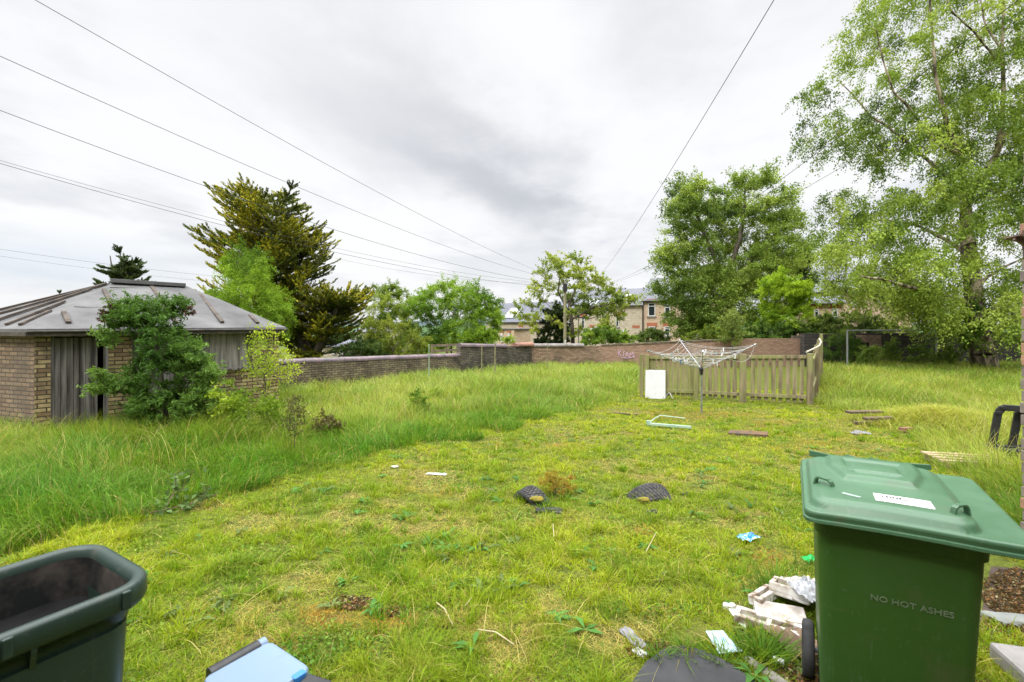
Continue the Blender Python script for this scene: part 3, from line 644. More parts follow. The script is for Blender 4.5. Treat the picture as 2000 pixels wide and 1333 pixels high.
    w6 = empty('dark_stone_wall', (q1[0], q1[1], -.6), label='dark stone wall with a pale infill patch behind the big birch', cat='wall')
    part(MB().wallbox(q1, q2, -1.3, zt(652, 27.0), -1.3, zt(650, 27.6), .35), 'stonework', ST_DARK, w6)
    patch = MB(); a = ((1672-CU)/F*27, 26.97); b = ((1722-CU)/F*27, 27.03)
    patch.wallbox((a[0], a[1]-.01), (b[0], b[1]-.01), zt(669, 27), zt(654.5, 27), zt(670, 27), zt(655, 27), .02)
    a2 = ((1697-CU)/F*27, 26.97); b2 = ((1722-CU)/F*27, 27.0)
    patch.wallbox((a2[0], a2[1]-.01), (b2[0], b2[1]-.01), zt(700, 27), zt(670, 27), zt(700, 27), zt(671, 27), .02)
    part(patch, 'infill_patch', plain('infill', (.30, .20, .16), (.16, .10, .09), .9, 3, bump=.5), w6)
walls()

# ------------------------------------------------------------------ brick shed
GREYWOOD = plain('weathered_grey_boards', (.24, .225, .21), (.05, .042, .038), .85, 2.2, bump=.8, st=(6, 6, .35), lo=.38, hi=.64)
FELT = plain('roofing_felt', (.135, .134, .133), (.075, .074, .074), .8, 1.1, bump=.7, det=11)
BATTEN = plain('batten_wood', (.11, .09, .072), (.05, .042, .036), .85, 6, bump=.4)
DARKTRIM = plain('dark_trim', (.10, .095, .085), (.045, .04, .04), .8, 5)
GREENWOOD = plain('mossy_frame', (.13, .16, .11), (.09, .075, .06), .8, 5)
def shed():
    P0, P1 = Vector((-8.3, 8.4, 0)), Vector((-5.55, 11.5, 0)); P2, P3 = Vector((-8.5, 14.2, 0)), Vector((-11.6, 9.55, 0))
    d = (P1-P0); LN = d.length; d.normalize(); nrm = Vector((d.y, -d.x, 0)); ZE = 1.645
    root = empty('brick_shed', P0+Vector((0, 0, -.3)), label='derelict yellow brick shed with grey felt roof and boarded openings', cat='shed'); off = -root.location
    def part(mb, name, mat, parent=root, bevel=0, **k):
        me = mb.mesh(name, bevel)
        me.transform(Matrix.Translation(off)); return link(name, me, mat, parent, **k)
    def s_of(u): r = (u-CU)/F; return (r*P0.y-P0.x)/(d.x-r*d.y)
    def zof(u, v): s = s_of(u); return H-(v-CV)/F*(P0.y+d.y*s)
    def fp(s, n=0., z=0.): p = P0+d*s+nrm*n; return Vector((p.x, p.y, z))
    def slab(mb, s0, s1, z0, z1, n0, n1):          # facade-aligned box, n measured outwards
        a, b = fp(s0, n1), fp(s1, n1); return mb.wallbox(a, b, z0, z1, z0, z1, n1-n0, u0=s0)
    sP, sD0, sD1, sF, sB, sW0, sW1, sE = s_of(99), s_of(106), s_of(204), s_of(212), s_of(258), s_of(393), s_of(492), LN
    w = MB(); g = -1.0
    slab(w, 0, sP, g, ZE, -.22, 0); slab(w, sF, sB, g, ZE, -.22, 0)
    zs = zof(440, 724); slab(w, s_of(392), sW1, g, zs, -.22, 0); slab(w, sW1, sE, g, ZE, -.22, 0)
    part(w, 'wall', BR_YEL)
    sd = MB(); sd.wallbox(P3, P0+nrm*-.0, g, ZE, g, ZE, .22); sd.wallbox(P2, P3, g, ZE, g, ZE, .22); sd.wallbox(P1, P2, g, ZE, g, ZE, .22)
    part(sd, 'side_wall', BR_SIDE, label='brown weathered side wall of the shed')
    lin = MB(); slab(lin, sP, sF, ZE-.12, ZE-.003, -.14, -.02); slab(lin, sP, sD0, -.5, ZE-.12, -.14, -.03); slab(lin, sD1, sF, -.5, ZE-.12, -.14, -.01); part(lin, 'door_frame', GREYWOOD)
    dr = MB(); nb = 7; ds1 = s_of(193)
    for i in range(nb):
        a = sD0+.01+(ds1-sD0-.01)*i/nb; b = sD0+.01+(ds1-sD0-.01)*(i+1)/nb-.008; slab(dr, a, b, -.28+random.uniform(-.03, .02), ZE-.14, -.12, -.085+random.uniform(-.006, .006))
    door = part(dr, 'door', GREYWOOD)
    hd = MB(); slab(hd, ds1-.14, ds1-.01, zof(185, 741), zof(185, 738), -.085, -.06); part(hd, 'bolt', DARKTRIM, door)
    # boarded garage opening behind the bush and boarded window
    bd = MB(); s0 = sB; n = 8
    for i in range(n):
        a = s0+(sW0-s0)*i/n; b = s0+(sW0-s0)*(i+1)/n-.008; slab(bd, a, b, -.3, ZE-.01, -.12, -.08+random.uniform(-.006, .006))
    part(bd, 'board_door', GREYWOOD)
    wb = MB(); slab(wb, sW0+.06, sW1-.06, zs+.03, ZE-.06, -.10, -.07); part(wb, 'window_board', plain('window_ply', (.30, .28, .25), (.10, .09, .075), .85, 2.0, bump=.5, st=(7, 7, .5)))
    fr = MB(); slab(fr, sW0, sW0+.06, zs, ZE-.01, -.10, -.03); slab(fr, sW1-.06, sW1-.002, zs, ZE-.01, -.10, -.03); slab(fr, sW0+.06, sW1-.06, ZE-.06, ZE-.01, -.10, -.03)
    part(fr, 'window_frame', GREENWOOD)
    si = MB(); slab(si, sW0-.02, sW1+.03, zs+.003, zs+.04, -.10, .05); part(si, 'sill', GREYWOOD)
    # roof
    o = .14; E0, E1, E2, E3 = P0+nrm*o-d*.10, P1+nrm*o+d*.12, P2+(P2-P3).normalized()*.1, P3-d*.1+nrm*.05
    E = [Vector((p.x, p.y, ZE+.03)) for p in (E0, E1, E2, E3)]; R0, R1 = px(222, 553, 11.3), px(366, 560, 12.25); R0.z = R1.z = (R0.z+R1.z)/2
    rf = MB(); dn = Vector((0, 0, -.06))
    for f in ([E[0], E[1], R1, R0], [E[1], E[2], R1], [E[2], E[3], R0, R1], [E[3], E[0], R0]):
        u = (f[1]-f[0]).normalized(); rf.add(f, [tuple(range(len(f)))], [[((q-f[0]).dot(u), q.z*1.6) for q in f]])
    for i in range(4): a, b = E[i], E[(i+1) % 4]; rf.quad(a, a+dn, b+dn, b)
    me = rf.mesh('roof'); bm = bmesh.new(); bm.from_mesh(me); bmesh.ops.subdivide_edges(bm, edges=list(bm.edges), cuts=7, use_grid_fill=True)
    for v in bm.verts:
        if v.co.z > ZE+.06 and v.co.z < R0.z-.05: v.co.z += (float(vnoise(v.co.x, v.co.y, .8, 40))-.5)*.035
    bm.to_mesh(me); bm.free(); me.transform(Matrix.Translation(off)); link('roof', me, FELT, root, smooth=False)
    pn = (E[1]-E[0]).cross(R0-E[0]).normalized(); pn = pn if pn.z > 0 else -pn
    pl = (E[0]-E[3]).cross(R0-E[3]).normalized(); pl = pl if pl.z > 0 else -pl
    for (u0, v0, u1, v1, n_, p_) in ((203, 568, 238, 640, pn, E[0]), (296, 562, 344, 633, pn, E[0]), (390, 577, 434, 632, pn, E[0]), (124, 612, 134, 633, pn, E[0]), (488, 618, 503, 633, pn, E[0])):
        a, b = ray_plane(u0, v0, p_, n_)+n_*.03, ray_plane(u1, v1, p_, n_)+n_*.03; part(MB().bar(a, b, .075, .04, n_), 'batten', BATTEN)
    for t0, t1, k0, k1 in ((.12, .16, .04, .95), (.34, .36, .05, .95), (.56, .56, .05, .8), (.78, .78, .05, .5), (.9, .9, .05, .3)):
        eb = E[3].lerp(E[0], t0); a = eb.lerp(R0, k0); b = eb.lerp(R0, k1); part(MB().bar(a+pl*.03, b+pl*.03, .07, .04, pl), 'batten', BATTEN)
    ax = (R1-R0).normalized(); part(MB().bar(R0-ax*.05+Vector((0, 0, .05)), R1-ax*.05+Vector((0, 0, .02)), .30, .09), 'ridge_cover', FELT, bevel=.012)
    seam = MB(); a, b = ray_plane(145, 600, E[0], pn)+pn*.004, ray_plane(470, 612, E[0], pn)+pn*.004; seam.bar(a, b, .014, .012, pn); a, b = ray_plane(215, 562, E[0], pn)+pn*.004, ray_plane(372, 566, E[0], pn)+pn*.004; seam.bar(a, b, .014, .012, pn); part(seam, 'felt_seam', DARKTRIM)
    fa = MB()
    for a, b, k in ((E[0], E[1], nrm), (E[3], E[0], None)):
        fa.bar(a+Vector((0, 0, -.09)), b+Vector((0, 0, -.09)), .03, .07)
    part(fa, 'fascia', BATTEN)
    gt = MB(); gt.seg(E[0]+nrm*.03+Vector((0, 0, -.045)), E[1]+nrm*.03+Vector((0, 0, -.045)), .022, n=7); part(gt, 'roof_edge', DARKTRIM)
shed()

# ------------------------------------------------------------------ houses beyond the field
STONE = brick('cream_stone_blocks', (.56, .50, .39), (.44, .37, .28), (.34, .30, .25), soot=(.24, .20, .17), soot_amt=.15, bw=.42, rh=.2, ms=.02, odd=(.36, .22, .16), seed=8)
STONE_P = brick('pink_stone_blocks', (.54, .43, .31), (.46, .31, .21), (.46, .40, .32), soot=(.25, .19, .15), soot_amt=.1, bw=.42, rh=.2, ms=.02, odd=(.50, .42, .33), seed=9)
LINTEL = plain('red_brick_lintel', (.36, .13, .07), (.28, .10, .06), .85, 2)
WHITE = plain('white_paint', (.58, .58, .58), (.46, .46, .46), .45, 4, bump=0)
t_ = MT('window_glass'); t_.set('Base Color', (.02, .025, .03)).set('Roughness', .08); GLASS = t_.m
STEEL = plain('galvanised_steel', (.42, .43, .45), (.3, .31, .33), .45, 5, metal=.6, bump=0)
def house(name, label, ua, Ya, ub, Yb, ve_a, vr_a, zb, wins=(), depth=7, mat=STONE, skyl=(), pipe=None, chim=(), group=None, base_v=None, lintel_all=()):
    A, B = Vector(((ua-CU)/F*Ya, Ya, 0)), Vector(((ub-CU)/F*Yb, Yb, 0)); d = B-A; LN = d.length; d.normalize(); nr = Vector((d.y, -d.x, 0))
    ze = H-(ve_a-CV)/F*Ya; back = -nr*depth; mid = A+d*0-nr*depth/2; zr = H-(vr_a-CV)/F*(Ya-nr.y*depth/2)
    root = empty(name, (A.x, A.y, zb), label=label, cat='house', group=group); off = -root.location
    def part(mb, nm, mt, parent=root, **k):
        me = mb.mesh(nm); me.transform(Matrix.Translation(off)); return link(nm, me, mt, parent, **k)
    w = MB(); Z = lambda p, z: Vector((p.x, p.y, z))
    w.wallbox(A, B, zb, ze, zb, ze, .3); w.wallbox(B+back, A+back, zb, ze, zb, ze, .3)
    for P, Q in ((A, 1), (B, -1)):
        a, b, c = Z(P, zb), Z(P+back, zb), Z(P+back, ze); e = Z(P, ze); r = Z(P+back/2, zr-.05)
        w.add([a, b, c, r, e], [(0, 1, 2, 3, 4)], [[(0, zb), (depth, zb), (depth, ze), (depth/2, zr), (0, ze)]])
    part(w, 'wall', mat)
    rf = MB(); o = .25; s = (zr-ze)/(depth/2)
    for sgn, P in ((1, A), (-1, A+back)):
        a = Z(P+nr*o*sgn-d*.15, ze-s*o+.06); b = Z(P+nr*o*sgn+d*(LN+.15), ze-s*o+.06); r1 = Z(A+back/2+d*(LN+.15), zr+.06); r0 = Z(A+back/2-d*.15, zr+.06); up = Vector((0, 0, -.10)); sl = (r0-a).length
        rf.add([a, b, r1, r0, a+up, b+up, r1+up, r0+up], [(0, 1, 2, 3), (7, 6, 5, 4), (0, 4, 5, 1), (1, 5, 6, 2), (3, 2, 6, 7), (0, 3, 7, 4)],
               [[(0, 0), (LN, 0), (LN, sl), (0, sl)]]+[[(0, 0)]*4]*5)
    roof = part(rf, 'roof', SLATE)
    def s_of(u): r = (u-CU)/F; return (r*A.y-A.x)/(d.x-r*d.y)
    def zz(u, v): return H-(v-CV)/F*(A.y+d.y*s_of(u))
    def slab(mb, s0, s1, z0, z1, n0, n1):
        a = A+d*s0+nr*n1; b = A+d*s1+nr*n1; return mb.wallbox(a, b, z0, z1, z0, z1, n1-n0)
    for (u0, v0, u1, v1, lin) in wins:
        s0, s1 = sorted((s_of(u0), s_of(u1))); z1, z0 = zz((u0+u1)/2, v0), zz((u0+u1)/2, v1); f = MB(); e = .09; m = (z0+z1)/2+.25*(z1-z0)
        slab(f, s0, s0+e, z0, z1, -.02, .05); slab(f, s1-e, s1, z0, z1, -.02, .05); slab(f, s0+e, s1-e, z0, z0+e, -.02, .05); slab(f, s0+e, s1-e, z1-e, z1, -.02, .05); slab(f, s0+e, s1-e, m-.035, m+.035, -.02, .045)
        win = part(f, 'window', WHITE); part(slab(MB(), s0+e*.5, s1-e*.5, z0+e*.5, z1-e*.5, -.01, .012), 'pane', GLASS, win)
        part(slab(MB(), s0-.12, s1+.12, z0-.16, z0-.004, -.02, .10), 'sill', COPE_GREY, win)
        if lin: part(slab(MB(), s0-.2, s1+.2, z1+.01, z1+.42, -.02, .03), 'lintel', LINTEL, win)
    for (u0, v0, u1, v1) in lintel_all:
        s0, s1 = sorted((s_of(u0), s_of(u1))); part(slab(MB(), s0, s1, zz(u0, v1), zz(u0, v0), -.02, .03), 'lintel', LINTEL)
    if pipe: s0 = s_of(pipe); part(MB().seg(Z(A+d*s0+nr*.1, zb), Z(A+d*s0+nr*.1, ze), .055), 'drainpipe', DARKTRIM)
    g = MB().seg(Z(A+nr*.3-d*.1, ze-.1), Z(A+nr*.3+d*(LN+.1), ze-.1), .07); part(g, 'gutter', DARKTRIM)
    rn = Vector((nr.x*s, nr.y*s, 1)).normalized()
    for (u, v, wd, ht) in skyl:
        p = ray_plane(u, v, Z(A, ze), rn)+rn*.14; up = rn.cross(d).normalized(); up = up if up.z > 0 else -up
        k = MB().bar(p-up*ht/2, p+up*ht/2, wd, .10, rn); f = part(k, 'skylight', STEEL, roof)
    for (t, w_, h_) in chim:
        c = A+back/2+d*(LN*t); k = MB().box((c.x, c.y, zr+h_/2-.3), (w_, .55, h_), rz=math.atan2(d.y, d.x)); 
        for q in (-.25, .25): cc = c+d*w_*q; k.seg((cc.x, cc.y, zr+h_-.3), (cc.x, cc.y, zr+h_), .11, .09, 8)
        part(k, 'chimney', mat)
    return root
def houses():
    g = 'stone houses beyond the back wall'
    house('terraced_house', 'tall stone house wing with brick lintels left of the big bushy tree', 1256, 54.5, 1420, 50, 587, 545, -3.2,
          [(1266, 592, 1280, 618, 1), (1298, 595, 1309, 619, 1), (1267, 638, 1280, 656, 1), (1298, 638, 1309, 656, 1), (1329, 651, 1336, 666, 1), (1352, 596, 1364, 619, 1), (1350, 640, 1362, 660, 1)], mat=STONE_P, pipe=1257, group=g)
    house('terraced_house', 'stone house with lower slate roof just left of the tall pink wing', 1190, 60.5, 1254, 57.5, 597, 566, -3.4,
          [(1203, 616, 1209, 639, 1), (1214, 645, 1219, 655, 0)], mat=STONE, skyl=((1226, 583, 1.2, 1.4),), group=g, lintel_all=((1235, 636, 1249, 641),))
    house('terraced_house', 'stone house seen through the sparse yellow green tree', 1085, 69, 1188, 62, 603, 570, -3.8,
          [(1110, 625, 1117, 645, 1), (1136, 620, 1142, 642, 1), (1154, 641, 1158, 650, 1), (1176, 617, 1181, 638, 0)], mat=STONE, skyl=((1157, 593, 2.0, 1.6),), chim=((.3, 1.3, 1.2),), group=g)
    house('terraced_house', 'lower stone house with roof window left of the sparse tree', 950, 80, 1083, 70, 629, 594, -4.6,
          [(962, 637, 967, 650, 0), (1015, 640, 1020, 652, 1)], mat=STONE, skyl=((1003, 613, 2.6, 2.4),), group=g)
    # flat roofed porch in front of the lower house
    r = empty('stone_outhouse', (.2-2, 70.5, -3.5), label='small stone outhouse with two narrow lintelled windows in front of the terrace', cat='outhouse', group=g); off = -r.location
    def part(mb, nm, mt, parent=r): me = mb.mesh(nm); me.transform(Matrix.Translation(off)); return link(nm, me, mt, parent)
    a, b = px(972, 645, 70), px(1004, 645, 67); part(MB().wallbox(a, b, -5, a.z, -5, a.z, 3.0), 'wall', STONE_P); part(MB().wallbox((a.x-.15, a.y-.2), (b.x+.15, b.y-.2), a.z+.01, a.z+.22, a.z+.01, a.z+.22, 3.4), 'roof', DARKTRIM)
    for u in (980, 994):
        p = px(u, 660, 69.2 if u < 985 else 67.9); rz = math.atan2(b.y-a.y, b.x-a.x); f = part(MB().box((p.x, p.y-.1, p.z), (.42, .1, 1.3), rz=rz), 'window', WHITE); part(MB().box((p.x+.04, p.y-.16, p.z), (.24, .08, 1.1), rz=rz), 'pane', GLASS, f)
        part(MB().box((p.x, p.y-.1, p.z+.85), (.75, .1, .3), rz=rz), 'lintel', LINTEL, f)
    house('terraced_house', 'cream stone house half hidden between the two big trees', 1560, 47, 1780, 43, 571, 528, -2.4,
          [(1663, 573, 1676, 596, 1), (1600, 576, 1611, 594, 0), (1715, 572, 1728, 592, 1)], mat=STONE_P, depth=8, group=g)
    house('stone_outhouse', 'low stone back extension with orange lintels beside the bright small tree', 1572, 41.5, 1648, 40.2, 592, 581, -2.4,
          [(1590, 604, 1600, 622, 1), (1625, 603, 1637, 620, 1)], mat=STONE_P, depth=4, group=g)
    house('distant_cottage', 'small far grey roofed cottage glimpsed under the golden conifer', 628, 62, 706, 60, 676, 664, -5, [(650, 684, 656, 692, 0), (664, 684, 670, 692, 0)], mat=STONE, depth=5, group=g)
    house('distant_cottage', 'far cottage roof between the golden conifer and the round bushes', 690, 110, 760, 104, 648, 634, -6, [(705, 652, 709, 660, 0)], mat=STONE, depth=8, group=g)
houses()

# ------------------------------------------------------------------ poles, wires, clothes poles
POLEWOOD = plain('pole_wood', (.30, .27, .17), (.17, .16, .10), .85, 4, bump=.3, st=(1, 1, .2)); BLACKP = plain('black_plastic', (.018, .018, .02), (.012, .012, .013), .45, 8, bump=.1, spec=.5)
CABLE = plain('cable_black', (.03, .03, .035), (.02, .02, .025), .6, 3, bump=0)
POLETOP = px(1103.5, 556, 40)
def poles():
    r = empty('utility_pole', (POLETOP.x, 40, -1.3), label='tall weathered wooden utility pole in front of the sparse tree', cat='utility pole'); z0 = -1.3
    MB().seg((0, 0, -.6), (0, 0, POLETOP.z-z0+.15), .155, .115, 10).build('post', POLEWOOD, r)
    h = POLETOP.z-z0; b = MB().box((0, -.14, h-.25), (.34, .22, .62)); b.seg((-.16, -.1, h+.1), (-.16, -.1, h+.3), .05); b.seg((.16, -.1, h+.1), (.16, -.1, h+.3), .05); b.build('connection_box', BLACKP, r, bevel=.03)
    MB().box((0, -.16, 1.55), (.12, .04, .3)).build('notice_plate', WHITE, r)
    l = empty('street_lamp', (px(1130, 600, 44).x, 44, -1.4), label='thin grey street lamp column right of the utility pole', cat='street lamp'); z = px(1130, 622, 44).z+1.4
    MB().seg((0, 0, -.5), (0, 0, z), .06, .045, 8).build('post', STEEL, l); MB().box((-.05, 0, z+.06), (.75, .3, .14)).build('lamp_head', plain('lamp_grey', (.5, .5, .5), None, .5), l, bevel=.04)
def wire(label, a, b, sag, r=.012, n=28):
    a, b = Vector(a), Vector(b); pts = []
    for i in range(n+1): t = i/n; p = a.lerp(b, t); p.z -= sag*4*t*(1-t); pts.append(p)
    o = pts[0].copy(); MB().path([p-o for p in pts], r*.72, 5).build('overhead_wire', CABLE, label=label, cat='overhead wire', group='overhead wires').location = o
def ext(ua, va, Ya, k=.18, ub=0, vb=0, Yb=0):      # carry a wire on past the frame
    a, b = px(ua, va, Ya), px(ub, vb, Yb); return a+(a-b)*k
def wires():
    T = POLETOP
    wire('topmost left wire, entering at the upper left corner', ext(80, 2, 9, .12, 1030, 545, 38), T+Vector((-.16, -.1, .3)), .55, .009)
    wire('second left wire down, ending near the sparse tree', ext(0, 97, 9, .1, 1030, 545, 38), T+Vector((.16, -.1, .28)), .75, .009)
    wire('third left wire, passing in front of the golden conifer top', ext(0, 212, 13, .1, 930, 560, 38), T+Vector((0, -.1, .05)), 1.0, .012)
    wire('upper wire of the close pair reaching the golden conifer', ext(0, 310, 17, .1, 930, 566, 38), T+Vector((.05, -.1, -.05)), .9, .009)
    wire('lower wire of the close pair reaching the golden conifer', ext(0, 316, 17, .1, 930, 580, 38), T+Vector((-.05, -.1, -.25)), 1.0, .013)
    wire('faint high wire behind the shed roof on the left', ext(0, 482, 30, .3, 370, 528, 36), px(640, 556, 40), .4, .010)
    wire('faintest low wire crossing above the shed roof', ext(0, 496, 30, .3, 370, 541, 36), px(640, 566, 40), .4, .008)
    C = px(1150, 561, 63)
    wire('steep wire from the top edge down to the roofs', ext(1493, 0, 11, .15, 1168, 526, 50), C, .9, .013)
    wire('upper right wire crossing the big birch', ext(1900, 40, 13, .1, 1200, 528, 48), C+Vector((.3, 0, 0)), 1.6, .014)
    wire('lower right wire passing into the big birch', ext(1900, 160, 16, .1, 1200, 545, 48), C+Vector((.6, 0, -.2)), 1.1, .012)
    wire('thin level wire over the middle shrubs', px(655, 505, 32), T+Vector((-.05, -.1, .1)), .5, .008)
def field_poles():
    gp = plain('green_pole', (.28, .36, .24), (.16, .22, .14), .6, 6); rp = plain('rusty_pole', (.26, .25, .13), (.13, .11, .06), .8, 8)
    g = 'clothes poles in the field'
    for (u, v0, v1, Y, m, lab, w) in ((838, 673, 722, 17.5, gp, 'pale green clothes pole at the low wall', .022), (941, 676, 716, 20.5, rp, 'shorter olive clothes pole by the dark wall', .026), (967, 671, 716, 20.0, rp, 'olive clothes pole with a cleat, right of the shorter one', .03), (1069, 673, 712, 22.5, rp, 'thin rusty clothes pole before the brown wall', .018)):
        p = px(u, v0, Y); z = g1(p.x, Y); o = empty('clothes_pole', (p.x, Y, z), label=lab, cat='clothes pole', group=g); h = p.z-z
        MB().seg((0, 0, -.2), (0, 0, h), w, w*.9, 8).build('post', m, o); k = MB().box((0, 0, h-.02), (w*3.2, w*1.2, .03)); k.box((0, 0, h*.42), (w*4, w, .03)); k.build('cleat', m, o)
    # steel clothes frame before the dark stone wall
    Y = 25.0; a, b = px(1655, 646, Y), px(1829, 645, Y); z0 = g1(a.x, Y); o = empty('steel_line_support', (a.x, Y, z0), label='tall galvanised steel clothes frame before the dark stone wall', cat='clothes frame'); L = b.x-a.x; h = a.z-z0
    MB().seg((0, 0, -.2), (0, 0, h), .045, n=8).build('post', STEEL, o); MB().seg((L, 0, -.2), (L, 0, h+.02), .05, n=8).build('post', STEEL, o); MB().seg((0, 0, h), (L, 0, h+.02), .032, n=8).build('crossbar', STEEL, o)
    # low ranch fence behind the left wall
    a, b = px(844, 668, 24.2), px(900, 668, 25.5); o = empty('rail_fence', (a.x, a.y, -.9), label='low wooden rail fence just behind the low wall', cat='fence'); d = Vector((b.x-a.x, b.y-a.y, 0)); dd = d.normalized()
    wd = plain('old_rail', (.25, .20, .13), (.13, .10, .07), .9, 4)
    for t in (0, .5, 1): q = d*t; MB().box((q.x, q.y, .75), (.1, .1, 1.75)).build('post', wd, o)
    for hh in (1.55, 1.28, .98): MB().bar((0, -.07, hh), (d.x, d.y-.07, hh), .03, .12).build('rail', wd, o)
poles(); wires(); field_poles()
# ------------------------------------------------------------------ picket fence, dryer, white door panel
def fence_wood():
    t = MT('mossy_fence_wood'); n = t.noise(2.2, 7, .62, (5, 5, .45)); m = t.noise(1.1, 5, .6, off=(3, 1, 2)); f = t.noise(30, 4, .6, (4, 4, .2))
    c = t.ramp(n, [(.3, (.075, .06, .035)), (.5, (.21, .17, .10)), (.68, (.32, .27, .16))]); c = t.mix(t.mr(m, .42, .62, 0, .6), c, (.20, .23, .065))
    t.set('Base Color', c); t.set('Roughness', .9); t.bump(f, .5, .006); return t.m
def picket():
    wood = fence_wood(); A, B = Vector((3.85, 14.35, 0)), Vector((7.97, 12.85, 0)); d = B-A; L = d.length; d.normalize(); n = Vector((d.y, -d.x, 0))
    ZA, ZB = H-(694-CV)/F*14.35, H-(692-CV)/F*12.85
    root = empty('picket_fence', (A.x, A.y, g1(A.x, A.y)), label='mossy wooden picket fence across the end of the lawn', cat='fence'); off = -root.location
    def part(mb, nm, mt=wood, parent=root, bevel=0, **k):
        me = mb.mesh(nm, bevel); me.transform(Matrix.Translation(off)); return link(nm, me, mt, parent, **k)
    def P(s, o=0., z=0.): p = A+d*s+n*o; return Vector((p.x, p.y, z))
    def top(s): return ZA+(ZB-ZA)*s/L
    def gz(s): p = A+d*s; return g1(p.x, p.y)
    rz = math.atan2(d.y, d.x)
    for s, w in ((0, .11), (.16, .10), (1.52, .11), (2.72, .17), (L-.05, .13)):
        z1 = top(s)+(.02 if s > .1 else .03); z0 = gz(s)-.1; p = P(s, .02 if s in (0, L-.05) else .055, (z0+z1)/2); part(MB().box(p, (w, .10, z1-z0), rz=rz), 'post', bevel=.008)
    k = 0; s = .24
    while s < L-.15:
        pitch = .125 if s < 1.35 else .163; w = .102+random.uniform(-.006, .008)
        if abs(s-2.72) > .10:
            z1 = top(s)-.045+random.uniform(-.03, .02); z0 = gz(s)+.06+random.uniform(-.02, .02)
            part(MB().box(P(s, -.05+random.uniform(-.004, .004), (z0+z1)/2), (w, .022, z1-z0), rz=rz, ry=random.uniform(-.028, .028)), 'picket', bevel=.003)
        s += pitch+random.uniform(-.018, .018)
    for s0, s1 in ((.2, 1.46), (1.58, 2.63), (2.81, L-.12)):
        for dz, zz in ((-.07, 'top'), (0, 'low')):
            a = P(s0, -.015, top(s0)+dz if zz == 'top' else gz(s0)+.22); b = P(s1, -.015, top(s1)+dz if zz == 'top' else gz(s1)+.22); part(MB().bar(a, b, .045, .09), 'rail', bevel=.005)
    # fence running away from the right-hand post
    r2 = empty('side_fence', (B.x+.05, B.y+.1, g1(B.x, B.y)), label='old paling fence running away from the right end of the picket fence', cat='fence'); off2 = -r2.location
    C = Vector(((1601-CU)/F*18.6, 18.6, 0)); e = C-B; Le = e.length; e.normalize(); rz2 = math.atan2(e.y, e.x); zt = lambda s: ZB-.04+(1.30-ZB)*s/Le
    def p2(mb, nm): me = mb.mesh(nm, 0); me.transform(Matrix.Translation(off2)); link(nm, me, wood, r2)
    s = .2
    while s < Le:
        q = B+e*s; z0 = g1(q.x, q.y); z1 = zt(s)+random.uniform(-.04, .03); p2(MB().box((q.x, q.y, (z0+z1)/2), (.10, .022, z1-z0), rz=rz2), 'paling'); s += .14
    for s in (1.8, 3.9, Le): q = B+e*s; z0 = g1(q.x, q.y)-.1; z1 = zt(s)+.12; p2(MB().box((q.x+.06, q.y, (z0+z1)/2), (.11, .11, z1-z0), rz=rz2), 'post')
    for hh in (.12, .85): p2(MB().bar((B.x+.04, B.y, zt(0)-hh), (C.x+.04, C.y, zt(Le)-hh), .04, .08), 'rail')
    br = [px(u, v, Y) for u, v, Y in ((1575, 688, 13), (1590, 681, 13.6), (1600, 676, 14.2), (1604, 668, 14.6), (1600, 662, 15))]; o = br[0].copy()
    MB().path([p-o for p in br], .022, 6).build('dead_branch', plain('bleached_wood', (.5, .46, .38), (.34, .30, .24), .8, 8), label='bleached bent dead branch lying over the fence corner', cat='branch').location = o
    # white appliance door leaning on the fence
    q = gpx(1280, 779); o = empty('white_door_panel', (q.x, q.y, q.z), rz=-.30, label='white appliance door leaning against the picket fence', cat='appliance door')
    wp = plain('white_enamel', (.62, .62, .64), (.57, .57, .59), .3, 2, bump=0, spec=.5); gy = plain('grey_seal', (.42, .43, .45), (.34, .35, .36), .6, 3, bump=0)
    sc = q.y/F; MB().box((0, 0, .41), (.555, .028, .82), rx=-.09).build('front_sheet', wp, o, bevel=.006); MB().box((.0, .047, .415), (.575, .055, .83), rx=-.09).build('back_tray', gy, o, bevel=.01)
    OBST.append((q.x, q.y, .3, .1, -.3)); OBST.append(((A.x+B.x)/2, (A.y+B.y)/2+.1, L/2, .07, rz))
    # loose cable beside it
    pts = [q+Vector((.32+.03*i, .05-.02*i, .16*math.sin(i*.6)*math.exp(-i*.05)+.03)) for i in range(9)]; o = pts[0].copy(); MB().path([p-o for p in pts], .012, 5).build('loose_cable', wp, label='short white looped cable on the grass beside the white door', cat='cable').location = o
picket()
